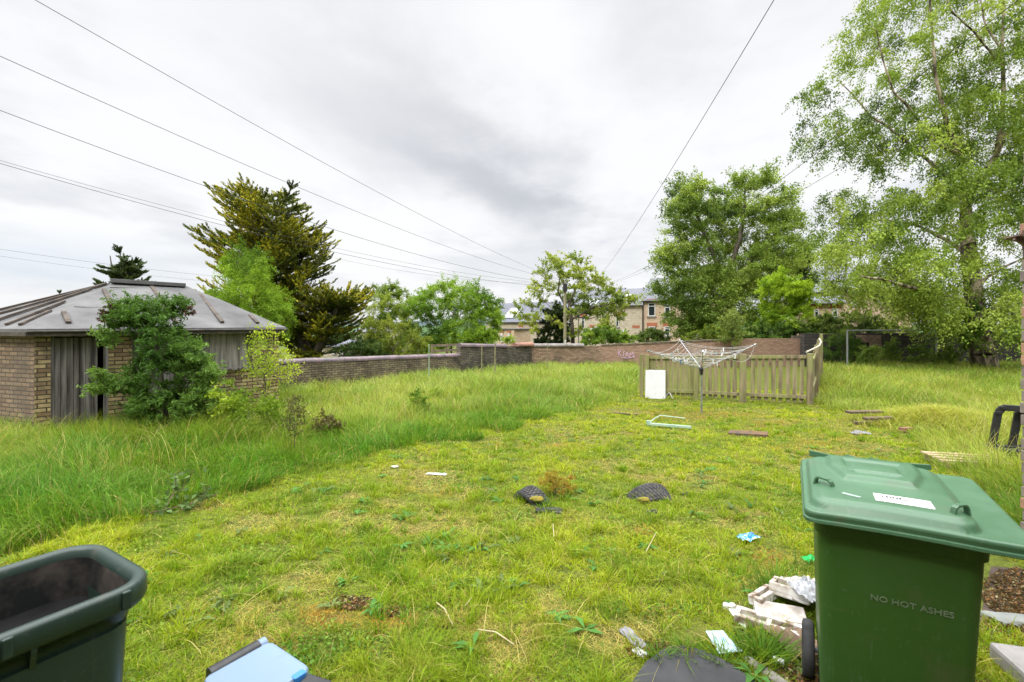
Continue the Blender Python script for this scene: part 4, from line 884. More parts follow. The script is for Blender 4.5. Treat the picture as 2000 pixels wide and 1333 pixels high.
def dryer():
    base = gpx(1369, 806); Y = base.y; hub = px(1370, 722, Y); root = empty('rotary_clothes_dryer', base, label='open rotary clothes dryer with sagging white lines on a thin pole', cat='clothes dryer'); off = -base
    grey = plain('galvanised_pole', (.30, .31, .28), (.16, .17, .14), .5, 10, metal=.4, bump=0); line = plain('line_pvc', (.42, .42, .40), (.32, .32, .30), .5, 20, bump=0); al = plain('aluminium_arm', (.42, .43, .45), (.28, .29, .31), .35, 9, metal=.7, bump=0)
    def part(mb, nm, mt, parent=root): me = mb.mesh(nm); me.transform(Matrix.Translation(off)); return link(nm, me, mt, parent)
    part(MB().seg((hub.x, Y, base.z-.2), (hub.x, Y, hub.z-.10), .022, .022, 10), 'pole', grey)
    h = MB().seg((hub.x, Y, hub.z-.13), (hub.x, Y, hub.z-.0), .032, .045, 10); h.seg((hub.x, Y, hub.z), (hub.x, Y, hub.z+.05), .05, .035, 10); part(h, 'hub', BLACKP)
    k = Y/12.0; tips = [px(1267, 686, 11.4*k), px(1328, 665.5, 13.6*k), px(1474, 674, 12.7*k), px(1373, 687, 10.7*k)]
    for t in tips:
        dd = (t-hub).normalized(); part(MB().bar(hub+dd*.04, t, .016, .018), 'arm', al)
        part(MB().seg(t-dd*.03, t+dd*.03, .024, n=8), 'arm_cap', al)
    ln = MB(); segs = []
    for i in range(9):
        f = .26+.735*i/8; c = [hub.lerp(t, f) for t in tips]
        for a in range(4):
            p, q = c[a], c[(a+1) % 4]; sg = .05*(q-p).length*random.uniform(.3, 1.5)
            pts = [p.lerp(q, j/8)-Vector((0, 0, sg*4*(j/8)*(1-j/8))) for j in range(9)]; ln.path(pts, .0042, 4); segs.append(pts)
    pts = [tips[2].lerp(hub, .0)+(tips[2].lerp(hub, .55)-tips[2])*(j/8)+Vector((.15, 0, -.30))*math.sin(math.pi*j/8)*.8 for j in range(9)]; ln.path(pts, .0042, 4)
    part(ln, 'washing_line', line)
    pegm = [WHITE, plain('peg_grey', (.5, .5, .46), (.4, .4, .36), .6), plain('peg_blue', (.12, .18, .22), None, .5)]
    me0 = MB().box((0, 0, -.02), (.014, .012, .075)).box((0, .012, -.02), (.014, .008, .075)).mesh('clothes_peg', .002)
    for i in range(22):
        sgm = random.choice(segs[8:30]); p = sgm[random.randint(2, 6)]; me = me0.copy(); me.materials.append(pegm[0 if i % 5 else 2 - (i % 2)])
        o = link('clothes_peg', me, None, label=('small white', 'small grey', 'small dark blue')[0 if i % 5 else 2 - (i % 2)]+' clothes peg clipped on the rotary dryer line', cat='clothes peg', group=('white', 'grey', 'dark blue')[0 if i % 5 else 2 - (i % 2)]+' clothes pegs on the rotary dryer'); o.location = p; o.rotation_euler = (random.uniform(-.5, .5), random.uniform(-.4, .4), random.uniform(0, 3)); o.scale = (1.5, 1.5, 1.4)
dryer()

# ------------------------------------------------------------------ wheelie bins
def plastic(name, c, rough=.38, dirt=.25, spec=.45):
    t = MT(name); n = t.noise(3.0, 6, .6); g = t.noise(38, 5, .65); col = t.mix(t.mr(n, .4, .75, 0, dirt), c, tuple(min(1, x*1.6+.03) for x in c)); col = t.mix(t.mr(g, .60, .75, 0, .22), col, (.20, .22, .18)); sc_ = t.noise(9, 6, .7, (7, 7, .5), off=(3, 3, 3)); col = t.mix(t.mr(sc_, .60, .72, 0, .28), col, (.17, .19, .14)); sc2 = t.noise(4, 7, .7, (.6, .6, 9), off=(1, 7, 2)); col = t.mix(t.mr(sc2, .64, .72, 0, .30), col, (.15, .17, .12)); mud = t.noise(5, 7, .65, off=(9, 2, 4)); col = t.mix(t.mr(mud, .58, .70, 0, .35), col, (.10, .085, .055))
    t.set('Base Color', col); t.set('Roughness', t.mr(n, .3, .7, rough-.06, rough+.16)); t.b.inputs['Specular IOR Level'].default_value = spec; t.bump(g, .06, .002); return t.m
GBODY = plastic('green_bin_plastic', (.030, .085, .014), .42, .12); GLID = plastic('green_lid_plastic', (.048, .118, .060), .36, .35)
DKBIN = plastic('dark_green_bin_plastic', (.017, .036, .028), .33, .18); RUBBER = plain('tyre_rubber', (.045, .045, .047), (.02, .02, .021), .75, 12, bump=.3)
TREADR = plain('tread_rubber', (.075, .073, .070), (.028, .027, .026), .85, 9, bump=.5)
def sstep(a, b, x): t = min(max((x-a)/(b-a), 0), 1); return t*t*(3-2*t)
def green_bin():
    O = Vector((1.227, 2.02, 0)); rz = math.atan2(-.5, .866); root = empty('wheelie_bin', O, rz=rz, label='mid green wheelie bin with closed lid and no hot ashes lettering', cat='wheelie bin')
    # body: tapered, rounded
    B = MB(); rings = []
    for z, a0, a1, b0, b1, r in ((.03, .075, .53, .105, .54, .05), (.06, .065, .54, .095, .56, .055), (.30, .057, .553, .083, .59, .055), (.88, .044, .578, .052, .655, .055), (.885, .034, .588, .042, .665, .055), (.99, .030, .594, .036, .67, .055)):
        rings.append(rrect((a0+a1)/2, (b0+b1)/2, a1-a0, b1-b0, r, z, 7))
    B.loft(rings, cap0=True); me = B.mesh('body'); body = link('body', me, GBODY, root, smooth=True)
    md = body.modifiers.new('sharp', 'EDGE_SPLIT'); md.split_angle = math.radians(35)
    # dark gusset under the rim at both near corners
    gs = MB()
    for a in (.040, .585): gs.add([(a-.03, .036, .975), (a+.03, .036, .975), (a, .036, .925), (a-.03, .09, .975), (a+.03, .09, .975), (a, .09, .925)], [(0, 2, 1), (3, 4, 5), (0, 3, 5, 2), (1, 2, 5, 4)])
    gs.build('rim_gusset', BLACKP, root)
    # lid: height field with stepped skirt
    A0, A1, B0, B1 = 0.0, .690, -.032, .735; na, nb = 96, 96
    def hz(a, b):
        # raised inner panel (rounded rectangle distance)
        cx, cy, w, h, r = .285, .335, .535, .70, .075; qx, qy = abs(a-cx)-w/2+r, abs(b-cy)-h/2+r
        dd = r-(math.hypot(max(qx, 0), max(qy, 0))+min(max(qx, qy), 0)); z = 1.003
        z += .030*sstep(-.006, .012, dd)+.012*sstep(.012, .045, dd)
        # central embossed panel, hexagon like
        cx, cy = .285, .47; qx, qy = abs(a-cx)/.165, (b-cy)/.165; e = max(abs(qy)*.95, qx*.9+max(0, -qy)*.28)
        z += .020*(1-sstep(.86, 1.05, e)); z -= .008*(1-sstep(.55, .66, e))
        z += .010*(1-sstep(.40, .5, max(qx*.8, abs(qy+.15)*1.6)))
        z += .006*math.sin(math.pi*min(max(a/.57, 0), 1))
        return z
    V, Fc = [], []
    for j in range(nb+1):
        for i in range(na+1): a = A0+(A1-A0)*i/na; b = B0+(B1-B0)*j/nb; V.append((a, b, hz(a, b)))
    id_ = lambda i, j: j*(na+1)+i
    for j in range(nb):
        for i in range(na): Fc.append((id_(i, j), id_(i+1, j), id_(i+1, j+1), id_(i, j+1)))
    per = [id_(i, 0) for i in range(na)]+[id_(na, j) for j in range(nb)]+[id_(i, nb) for i in range(na, 0, -1)]+[id_(0, j) for j in range(nb, 0, -1)]
    cx, cy = (A0+A1)/2, (B0+B1)/2; prev = per
    for dz, o in ((-.004, .004), (-.014, .006), (-.018, .0045), (-.030, .003), (-.033, .009), (-.044, .010), (-.048, .006), (-.048, -.004)):
        cur = []
        for p in per:
            x, y, z = V[p]; ox = o*(1 if x > A1-1e-6 else (-1 if x < A0+1e-6 else 0)); oy = o*(1 if y > B1-1e-6 else (-1 if y < B0+1e-6 else 0)); cur.append(len(V)); V.append((x+ox, y+oy, z+dz))
        m = len(per)
        for k in range(m): Fc.append((prev[(k+1) % m], prev[k], cur[k], cur[(k+1) % m]))
        prev = cur
    # round the plan corners
    def rnd(v):
        x, y, z = v; r = .045
        for X, Y, sx, sy in ((A0, B0, 1, 1), (A1, B0, -1, 1), (A0, B1, 1, -1), (A1, B1, -1, -1)):
            u, w = (x-X)*sx, (y-Y)*sy
            if u < r and w < r:
                mx = max(r-u, r-w, 1e-6); dd = math.hypot(r-u, r-w); k = mx/dd if dd > 0 else 1; return (X+sx*(r-(r-u)*k), Y+sy*(r-(r-w)*k), z)
        return v
    V = [rnd(v) for v in V]; mb = MB(); mb.add(V, Fc); lid = mb.build('lid', GLID, root, smooth=True); md = lid.modifiers.new('sharp', 'EDGE_SPLIT'); md.split_angle = math.radians(50)
    def grip(x, y, ang, L=.085, hh=.03):
        M = Matrix.Translation((x, y, 1.042)) @ Matrix.Rotation(ang, 4, 'Z'); pts = [Vector((-L/2, 0, -.01)), Vector((-L/2+.008, 0, hh*.7)), Vector((-L/2+.022, 0, hh)), Vector((L/2-.022, 0, hh)), Vector((L/2-.008, 0, hh*.7)), Vector((L/2, 0, -.01))]; g = MB()
        for p, q in zip(pts[:-1], pts[1:]): g.bar(M @ p, M @ q, .020, .009, M.to_3x3() @ Vector((0, 0, 1)) if abs((q-p).z) < .02 else M.to_3x3() @ Vector((1, 0, 0)))
        g.build('grip', GLID, lid, bevel=.002)
    grip(.075, .20, math.radians(-38)); grip(.505, .085, math.radians(42), .075, .034)
    def lug(x, y, ang, L, hh):
        M = Matrix.Translation((x, y, 1.035)) @ Matrix.Rotation(ang, 4, 'Z'); MB().add([M @ Vector(v) for v in ((-L/2, -.007, 0), (L/2, -.007, 0), (L/2, .007, 0), (-L/2, .007, 0), (-L/2, -.007, hh), (L/2, -.007, hh*.8), (L/2, .007, hh*.8), (-L/2, .007, hh))], [(0, 3, 2, 1), (4, 5, 6, 7), (0, 1, 5, 4), (2, 3, 7, 6), (0, 4, 7, 3), (1, 2, 6, 5)]).build('hinge_lug', GLID, lid)
    lug(.10, .655, math.radians(-18), .14, .030); lug(.475, .655, math.radians(22), .12, .030); lug(.215, .715, 0, .04, .016); lug(.315, .715, 0, .04, .016)
    lid.rotation_euler[0] = .040; lid.location = (0, .040, 0)
    # sticker with the tops of its letters gone
    st = MB(); P = [(.215, .085), (.405, .085), (.405, .165), (.215, .165)]
    Vv = []; Ff = []
    for j in range(5):
        for i in range(9): a = .245+.185*i/8; b = .070+.085*j/4; Vv.append((a, b, hz(a, b)+.0016))
    for j in range(4):
        for i in range(8): k = j*9+i; Ff.append((k, k+1, k+10, k+9))
    sk = MB().add(Vv, Ff).build('address_sticker', plain('white_paper', (.78, .78, .78), (.66, .66, .66), .5, 9, bump=0), lid, smooth=True)
    def text(body_, size, M, mat, name, parent, ext=0.0006):
        cu = bpy.data.curves.new(name, 'FONT'); cu.body = body_; cu.size = size; cu.extrude = ext; cu.offset = size*.012; cu.resolution_u = 3
        tmp = bpy.data.objects.new(name, cu); COL.objects.link(tmp); dg = bpy.context.evaluated_depsgraph_get(); me = bpy.data.meshes.new_from_object(tmp.evaluated_get(dg)); bpy.data.objects.remove(tmp); me.transform(M); me.materials.clear()
        return link(name, me, mat, parent)
    ink = plain('black_ink', (.03, .03, .035), None, .6, 4, bump=0)
    text('100C', .042, Matrix.Translation((.262, .112, hz(.28, .12)+.0026)) @ Matrix.Rotation(0, 4, 'Z'), ink, 'sticker_lettering', sk)
    # second small torn label remains
    MB().add([(.13, .10, hz(.13, .10)+.0015), (.19, .075, hz(.19, .075)+.0015), (.20, .085, hz(.2, .085)+.0015), (.14, .115, hz(.14, .115)+.0015)], [(0, 1, 2, 3)]).build('torn_label', plain('torn_paper', (.42, .50, .46), None, .5, 9, bump=0), lid)
    # raised lettering on the near face
    tl = math.atan2(.083-.052, .88-.30)
    fz = lambda z: .083-(z-.30)/(.88-.30)*(.083-.052)
    letter = plain('pale_lettering', (.16, .21, .13), (.12, .17, .10), .5, 9, bump=0)
    z = .650; text('NO HOT ASHES', .0325, Matrix.Translation((.225, fz(z)-.002, z)) @ Matrix.Rotation(math.radians(90)-(-tl), 4, 'X') @ Matrix.Scale(1.12, 4, (1, 0, 0)), letter, 'lettering', body, .0012)
    # small sticker on the left flank
    MB().box((.038, .25, .885), (.002, .035, .045)).build('blue_sticker', plain('blue_sticker', (.16, .36, .55), (.5, .6, .66), .5, 40, bump=0), body)
    # wheels and axle at the back
    MB().seg((.03, .50, .131), (.59, .50, .131), .012, n=8).build('axle', STEEL, root)
    for x in (.022, .60):
        w = MB(); prof = [(.05, -.006), (.09, -.018), (.112, -.026), (.128, -.020), (.131, 0), (.128, .020), (.112, .026), (.09, .018), (.05, .006)]
        w.loft([[Vector((x+o, .50+math.cos(t)*r, .131+math.sin(t)*r)) for t in [2*math.pi*k/36 for k in range(36)]] for r, o in prof]); wh = w.build('wheel', RUBBER, root, smooth=True)
        MB().seg((x-.022, .50, .131), (x+.022, .50, .131), .05, n=16).build('wheel_hub', BLACKP, wh)
    hb = MB().seg((.05, .725, .965), (.58, .725, .965), .014, n=8); hb.seg((.06, .66, .95), (.06, .725, .965), .012); hb.seg((.57, .66, .95), (.57, .725, .965), .012); hb.build('handle', GBODY, root)
    c = root.matrix_world; OBST.append((1.227+.866*.3+.5*.33, 2.02-.5*.3+.866*.33, .31, .34, rz))
green_bin()
def dark_bin():
    # near/far right-hand corners of the rim seen in the photo
    Bn, An = Vector((-1.075, 1.475, 0)), Vector((-1.50, 1.735, 0)); ex = (Bn-An).normalized(); ey = Vector((-ex.y, ex.x, 0)); rz = math.atan2(ex.y, ex.x)
    W_, D_ = (Bn-An).length, .76; root = empty('wheelie_bin', An, rz=rz, label='dark green lidless wheelie bin cut by the left edge', cat='wheelie bin')
    cx, cy = W_/2, -D_/2
    R_ = lambda w, d, r, z, n=7: rrect(cx, cy, w, d, r, z, n)
    b = MB().loft([R_(.40, .54, .06, .02), R_(.42, .57, .07, .06), R_(.46, .66, .085, .885)], cap0=True); b.build('body', DKBIN, root, smooth=True)
    rim = MB().loft([R_(W_-.055, D_-.09, .09, .880), R_(W_-.045, D_-.075, .09, .925), R_(W_-.015, D_-.015, .10, .930), R_(W_+.004, D_+.004, .11, .945), R_(W_+.004, D_+.004, .11, .985), R_(W_-.004, D_-.004, .11, .996), R_(W_-.020, D_-.020, .10, 1.0), R_(W_-.045, D_-.05, .09, 1.0), R_(W_-.062, D_-.068, .085, .992), R_(W_-.070, D_-.08, .08, .97)]); rim.build('rim', DKBIN, root, smooth=True)
    t = MT('stained_inner_plastic'); n = t.noise(7, 8, .65); n2 = t.noise(2.5, 4, .5); t.set('Base Color', t.mix(t.mr(t.math('MULTIPLY', n, n2), .24, .42, 0, .85), (.008, .010, .009), (.11, .09, .075))); t.set('Roughness', .7)
    MB().loft([R_(W_-.070, D_-.08, .08, .97), R_(W_-.085, D_-.10, .08, .86), R_(W_-.12, D_-.15, .07, .50)], cap1=True).build('inner_wall', t.m, root, smooth=False)
    contents_mat = plain('black_contents', (.005, .005, .005), (.003, .003, .003), .85, 5, bump=.3)
    k = MB().loft([R_(W_-.085, D_-.10, .08, .845), R_(W_-.13, D_-.15, .07, .835), R_(W_-.25, D_-.3, .06, .815)], cap1=True); k.build('dark_contents', contents_mat, root, smooth=True)  # near-black surface closing the bin below the rim, unidentified dark contents
    for i, (x, y, ax) in enumerate(((W_-.028, -.28, 0), (W_-.028, -.50, 0), (.12, -.022, 1))):
        t_ = .006; q = [(-.006, .945), (.026, .945), (.026, .925), (-.014, .81)]; P = []
        for o in (-t_, t_):
            for e, z in q: P.append((x+e, y+o, z) if ax == 0 else (x+o, y-.012+e*.3, z))
        MB().add(P, [(0, 1, 2, 3), (7, 6, 5, 4), (0, 4, 5, 1), (1, 5, 6, 2), (2, 6, 7, 3), (3, 7, 4, 0)]).build('rim_rib', DKBIN, root)
    # loops that once held the lid
    for y in (-.085, -.33): MB().box((W_+.002, y, .968), (.014, .022, .052)).build('rim_loop', DKBIN, root, bevel=.005)
    OBST.append((-1.075-.22-.2, 1.475+.13-.32, .3, .42, rz))
dark_bin()
def blue_caddy():
    O = Vector((-1.03, 2.055, 0)); ex = Vector((.83, -.56, 0)).normalized(); rz = math.atan2(ex.y, ex.x); root = empty('recycling_caddy', O, rz=rz, label='pale blue lidded recycling caddy with black handles at the bottom edge', cat='caddy'); O
    blue = plastic('pale_blue_plastic', (.17, .245, .35), .4, .05); deep = plastic('deep_blue_plastic', (.04, .20, .55), .4, .05)
    w, d = .285, .26; R_ = lambda w_, d_, z, r=.03: rrect(.1425, -.19, w_, d_, r, z, 5)
    MB().loft([R_(.22, .30, .005), R_(.26, .35, .30), R_(.285, .38, .385)], cap0=True).build('body', deep, root, smooth=True)
    MB().loft([R_(.30, .395, .365), R_(.305, .40, .37), R_(.305, .40, .385), R_(.295, .39, .393)], cap0=True, cap1=True).build('lid_rim', blue, root, smooth=False)
    lid = MB().loft([rrect(.1425, -.130, .295, .27, .03, z, 5) for z in (.390, .410)]+[rrect(.1425, -.130, .287, .262, .03, .418, 5), rrect(.1425, -.130, .272, .247, .028, .420, 5)], cap0=True, cap1=True).build('lid', blue, root, smooth=False)
    lid.data.transform(Matrix.Identity(4))
    MB().loft([rrect(.283, -.045, .03, .05, .008, z, 3) for z in (.375, .421)], cap1=True).build('lid_latch', deep, root)
    MB().seg((-.022, -.035, .405), (-.022, -.23, .400), .030, n=14).build('grip', BLACKP, root, bevel=.004)
    lg = MB().seg((-.022, -.005, .407), (-.022, -.036, .406), .026, n=14); lg.box((.0, -.022, .402), (.045, .03, .03)); lg.build('grip_end', blue, root, bevel=.004)
    hd = MB().bar((.30, -.035, .395), (.40, .0, .385), .05, .03); hd.bar((.40, .0, .385), (.44, -.07, .30), .05, .03); hd.bar((.30, -.13, .395), (.44, -.11, .33), .04, .03); hd.build('carry_handle', BLACKP, root, bevel=.006)
    OBST.append((O.x+ex.x*.14-ex.y*-.19*-1, O.y-.2, .16, .2, rz))
blue_caddy()

# ------------------------------------------------------------------ things lying about
def place(o, u, v, rz=0, dz=0.): q = gpx(u, v); o.location = (q.x, q.y, q.z+dz); o.rotation_euler[2] = rz; return o
def tyres():
    moss = plain('yellow_moss', (.24, .18, .025), (.12, .12, .02), .95, 30, bump=.8)
    def tyre(label, u, v, rz, rx, sink, Rr=.285, wd=.19):
        root = empty('half_buried_tyre', (0, 0, 0), label=label, cat='tyre', group='half buried tyres on the lawn'); n = 64; prof = [(.60, .30), (.70, .42), (.86, .50), (.955, .49), (.985, .44), (1.0, .25), (1.0, 0), (1.0, -.25), (.985, -.44), (.955, -.49), (.86, -.50), (.70, -.42), (.60, -.30)]
        T = lambda r, o, a: Vector((math.cos(a)*r*Rr, o*wd, math.sin(a)*r*Rr))
        MB().loft([[T(r, o, 2*math.pi*k/n) for k in range(n)] for r, o in prof]+[[T(prof[0][0], prof[0][1], 2*math.pi*k/n) for k in range(n)]]).build('carcass', RUBBER, root, smooth=True)
        tr = MB(); m = 40
        for k in range(m):
            for j in range(5):
                a = 2*math.pi*(k+.5*(j % 2))/m; o = -.42+.21*j; r0, r1 = .985, 1.035 if abs(o) < .4 else 1.015; da = math.pi/m*.74; do = .155
                P = [T(r, oo, aa) for r in (r0, r1) for aa, oo in ((a-da, o), (a, o-do if o-do > -.5 else -.47), (a+da, o), (a, o+do if o+do < .5 else .47))]
                tr.add(P, [(4, 5, 6, 7), (0, 1, 5, 4), (1, 2, 6, 5), (2, 3, 7, 6), (3, 0, 4, 7)])
        ds = [[Vector((math.cos(2*math.pi*k/24)*r*Rr, o*wd, math.sin(2*math.pi*k/24)*r*Rr)) for k in range(24)] for r, o in ((.66, -.40), (.3, -.44))]
        MB().loft(ds, cap1=True).build('packed_soil', plain('packed_soil', (.12, .085, .05), (.05, .038, .028), .95, 20, bump=.8), root)
        tr.build('tread', TREADR, root); place(root, u, v, rz, -sink); root.rotation_euler[0] = rx; return root
    t = tyre('half buried tyre with diamond tread, upright at lawn centre', 1267, 970, .22, .50, .125, .265, .24)
    q = t.location; OBST.append((q.x, q.y, .22, .07, .2))
    mm = MB(); 
    def moss_lump(label, u, v, s, dz=0.):
        bm = bmesh.new(); bmesh.ops.create_icosphere(bm, subdivisions=3, radius=1)
        for vv in bm.verts: k = 1+.35*(float(vnoise(vv.co.x*2+s*9, vv.co.y*2+vv.co.z, .5, 50))-.5); vv.co = Vector((vv.co.x*s*k, vv.co.y*s*.6*k, vv.co.z*s*.38*k))
        me = bpy.data.meshes.new('moss'); bm.to_mesh(me); bm.free(); o = link('moss_clump', me, moss, smooth=True, label=label, cat='moss'); place(o, u, v, 0, dz)
    moss_lump('yellow moss cushion against the front of the diamond tread tyre', 1257, 985, .062, .05)
    t = tyre('half buried worn tyre seen end on, left of the diamond tread one', 1043, 978, -.95, .25, .13, .265, .19); q = t.location; OBST.append((q.x, q.y, .10, .2, 0))
    moss_lump('yellow moss cushion on the left worn tyre', 1048, 990, .075, .08)
    # scraps of rubber
    for u, v, s, lab in ((1275, 1003, .06, 'black rubber scrap on the lawn below the diamond tread tyre'), (1072, 1000, .15, 'torn black rubber strip beside the left tyre'), (1340, 968, .05, 'dark rubber crumb right of the diamond tread tyre')):
        o = MB().box((0, 0, .012), (s*1.8, s*.7, .02)).box((s*.3, .01, .024), (s, s*.5, .018), rz=.4, ry=.1).build('rubber_scrap', RUBBER, bevel=.005, label=lab, cat='rubber scrap'); place(o, u, v, random.uniform(-.6, .6))
tyres()
def litter():
    oldwood = plain('rotten_plank', (.15, .11, .07), (.045, .034, .025), .9, 5, bump=.6, st=(.5, 4, 4)); dark = plain('dark_mossy_board', (.07, .055, .045), (.16, .09, .035), .95, 9, bump=.6)
    def plank(label, u0, v0, u1, v1, w, t, mat, name='plank', cat='plank', dz=0.02, tilt=0.):
        a, b = gpx(u0, v0), gpx(u1, v1); d = b-a; L = math.hypot(d.x, d.y); o = MB().box((L/2, 0, 0), (L, w, t), rx=tilt).build(name, mat, bevel=min(t*.2, .006), label=label, cat=cat)
        o.location = (a.x, a.y, a.z+t/2+dz); o.rotation_euler = (0, -math.atan2(b.z-a.z, L), math.atan2(d.y, d.x)); OBST.append(((a.x+b.x)/2, (a.y+b.y)/2, L/2, w/2, math.atan2(d.y, d.x))); return o
    plank('mossy dark board lying flat right of the green frame', 1424, 849, 1500, 853, .30, .06, dark, 'board', 'board', .0)
    plank('thin dark stick lying on the lawn before the white door', 1190, 809, 1246, 813, .05, .03, oldwood, 'stick', 'stick')
    plank('upper long rotten plank at the edge of the rough grass', 1655, 823, 1722, 822, .16, .05, oldwood, dz=.17)
    plank('lower rotten plank sticking out of the rough grass', 1688, 834, 1742, 832, .12, .05, oldwood, dz=.14)
    plank('short plank under the long rotten plank', 1668, 829, 1716, 828, .10, .06, oldwood, dz=.0)
    plank('single red brown block of wood right of the rotten planks', 1760, 846, 1780, 845, .10, .07, plain('red_wood', (.26, .13, .09), (.15, .08, .06), .9, 8, bump=.4), 'wood_block', 'wood block', .03)
    # broken pallet in the rough grass behind the green bin
    a = gpx(1840, 912); pr = empty('broken_pallet', a, rz=-.25, label='broken weathered pallet in rough grass behind the green bin', cat='pallet'); pw = plain('pallet_wood', (.40, .30, .19), (.26, .19, .12), .85, 6, bump=.4, st=(.5, 4, 4))
    for i in range(4): MB().box((.32, -.10+.14*i, .11), (.80, .09, .02), rz=random.uniform(-.05, .05)).build('slat', pw, pr)
    for i in range(3): MB().box((.02+.3*i, .1, .05), (.09, .52, .09)).build('bearer', pw, pr)
    # pale green metal frame
    gm = plain('pale_green_metal', (.36, .48, .38), (.24, .34, .27), .5, 9, bump=.1); q = [gpx(1266, 833), gpx(1350, 840), gpx(1338, 822), gpx(1290, 818)]; o = q[0]
    k = MB(); z = Vector((0, 0, .05))
    k.bar(q[0]-o+z, q[1]-o+z, .05, .045); f = k.build('metal_frame', gm, bevel=.004, label='pale green metal frame bar lying on the lawn by the dryer', cat='metal frame'); f.location = o
    k2 = MB().path([q[0]-o+z, (q[0].lerp(q[3], .5))-o+z*1.6, q[3]-o+z*1.4, q[2]-o+z], .012); k2.build('thin_rod', gm, f); k3 = MB().box((0, 0, .075), (.07, .05, .08)); k3.build('bracket', gm, f, bevel=.004)
    OBST.append(((q[0].x+q[1].x)/2, (q[0].y+q[1].y)/2, .45, .03, math.atan2(q[1].y-q[0].y, q[1].x-q[0].x)))
    def crumple(name, label, cat, u, v, sx, sy, sz, mat, seed, rz=0, n=14, dz=0., amp=.6, thick=.002):
        rg = np.random.default_rng(seed); V, Fs = [], []
        for j in range(n+1):
            for i in range(n+1):
                x, y = i/n-.5, j/n-.5; e = 1-max(abs(x), abs(y))*2
                z = (vnoise(x+seed, y, .22, seed)*.7+vnoise(x, y+seed, .09, seed+1)*.5)*amp+e**.6*.35; V.append((x*sx*(1+rg.normal(0, .03)), y*sy*(1+rg.normal(0, .03)), z*sz))
        for j in range(n):
            for i in range(n): a = j*(n+1)+i; Fs.append((a, a+1, a+n+2, a+n+1))
        o = MB().add(V, Fs).build(name, mat, label=label, cat=cat); md = o.modifiers.new('thick', 'SOLIDIFY'); md.thickness = thick; place(o, u, v, rz, dz); return o
    t = MT('printed_foil'); n_ = t.noise(26, 3, .5); t.set('Base Color', t.ramp(n_, [(.40, (.02, .18, .62)), (.52, (.05, .36, .80)), (.60, (.55, .70, .85)), (.66, (.75, .60, .05)), (.72, (.03, .2, .6))])).set('Roughness', .25); t.b.inputs['Specular IOR Level'].default_value = .6
    crumple('crisp_packet', 'crumpled bright blue snack packet on the lawn', 'snack packet', 1463, 1060, .16, .10, .07, t.m, 3, .2, dz=.02)
    t = MT('green_foil'); t.set('Base Color', (.02, .42, .10)).set('Roughness', .3); crumple('green_wrapper', 'small bright green wrapper left of the green bin', 'wrapper', 1580, 1104, .09, .06, .06, t.m, 5, .4, dz=.03)
    rag = plain('grey_rag', (.24, .235, .25), (.14, .135, .15), .9, 20, bump=.5); crumple('grey_rag', 'pale grey crumpled rag on the lawn by the rotten planks', 'rag', 1681, 849, .30, .16, .08, rag, 7)
    crumple('torn_grey_rag', 'torn grey rag left of the dark paving slab', 'rag', 1236, 1250, .075, .19, .035, rag, 9, .3); crumple('white_scrap', 'white plastic scrap beside the torn grey rag', 'plastic scrap', 1251, 1280, .05, .08, .03, WHITE, 10, .7)
    crumple('plastic_scrap', 'tiny white plastic scrap at the upper left of the lawn', 'plastic scrap', 770, 914, .10, .07, .04, WHITE, 31, .2)
    crumple('plastic_scrap', 'flattened white plastic strip on the lawn left of the worn tyre', 'plastic scrap', 852, 928, .26, .06, .03, WHITE, 32, -.1)
    # cards and tiles
    def flat(name, label, cat, pts, th, mat, dz=.012, lift=None):
        P = [gpx(u, v) for u, v in pts]; o = P[0].copy(); n = len(P); zz = lift or [0]*n; top = [p-o+Vector((0, 0, dz+th+l)) for p, l in zip(P, zz)]; bot = [p-Vector((0, 0, th)) for p in top]
        ob = MB().add(top+bot, [tuple(range(n)), tuple(range(2*n-1, n-1, -1))]+[(i, n+i, n+(i+1) % n, (i+1) % n) for i in range(n)]).build(name, mat, bevel=min(th*.3, .002), label=label, cat=cat); ob.location = o
        c = sum(P, Vector())/n; n > 8 and OBST.append((.94, 2.25, .20, .26, 0)); return ob
    card = MT('blue_card'); card.set('Base Color', card.ramp(card.noise(9, 5), [(.35, (.28, .43, .54)), (.6, (.42, .54, .62))])).set('Roughness', .45)
    flat('blue_card', 'pale blue laminated card lying by the paving slab', 'card', [(1378, 1244), (1412, 1243), (1424, 1258), (1450, 1284), (1405, 1289), (1392, 1268)][::-1], .004, card.m, .03)
    flat('broken_tile', 'broken pale tile shard left of the polystyrene', 'tile', [(1422, 1198), (1446, 1200), (1460, 1212), (1457, 1236), (1443, 1227)][::-1], .01, plain('pale_tile', (.58, .64, .60), (.46, .50, .46), .4, 12), .02)
    MBp = plain('white_lump', (.70, .68, .66), (.5, .46, .44), .7, 30, bump=.4)
    place(MB().box((0, 0, .02), (.06, .04, .035), rz=-.5).box((.02, -.01, .03), (.04, .035, .03), rz=.3).build('white_fragment', MBp, bevel=.008, label='small whitish plaster fragment left of the polystyrene', cat='fragment'), 1422, 1192)
    slate = plain('wet_dark_slab', (.042, .042, .045), (.024, .024, .026), .55, 3, bump=.35, det=9)
    flat('paving_slab', 'dark grey broken paving slab at the bottom edge', 'paving slab', [(1235, 1345), (1262, 1305), (1296, 1280), (1330, 1272), (1378, 1284), (1425, 1308), (1475, 1345), (1500, 1420), (1200, 1420)][::-1], .035, slate, .0)
    # polystyrene packaging heap
    poly = MT('dirty_polystyrene'); n_ = poly.noise(8, 6, .6); poly.set('Base Color', poly.ramp(n_, [(.36, (.16, .11, .07)), (.47, (.45, .41, .36)), (.6, (.62, .61, .59))])).set('Roughness', .8).bump(poly.noise(60, 3), .3, .003); poly = poly.m
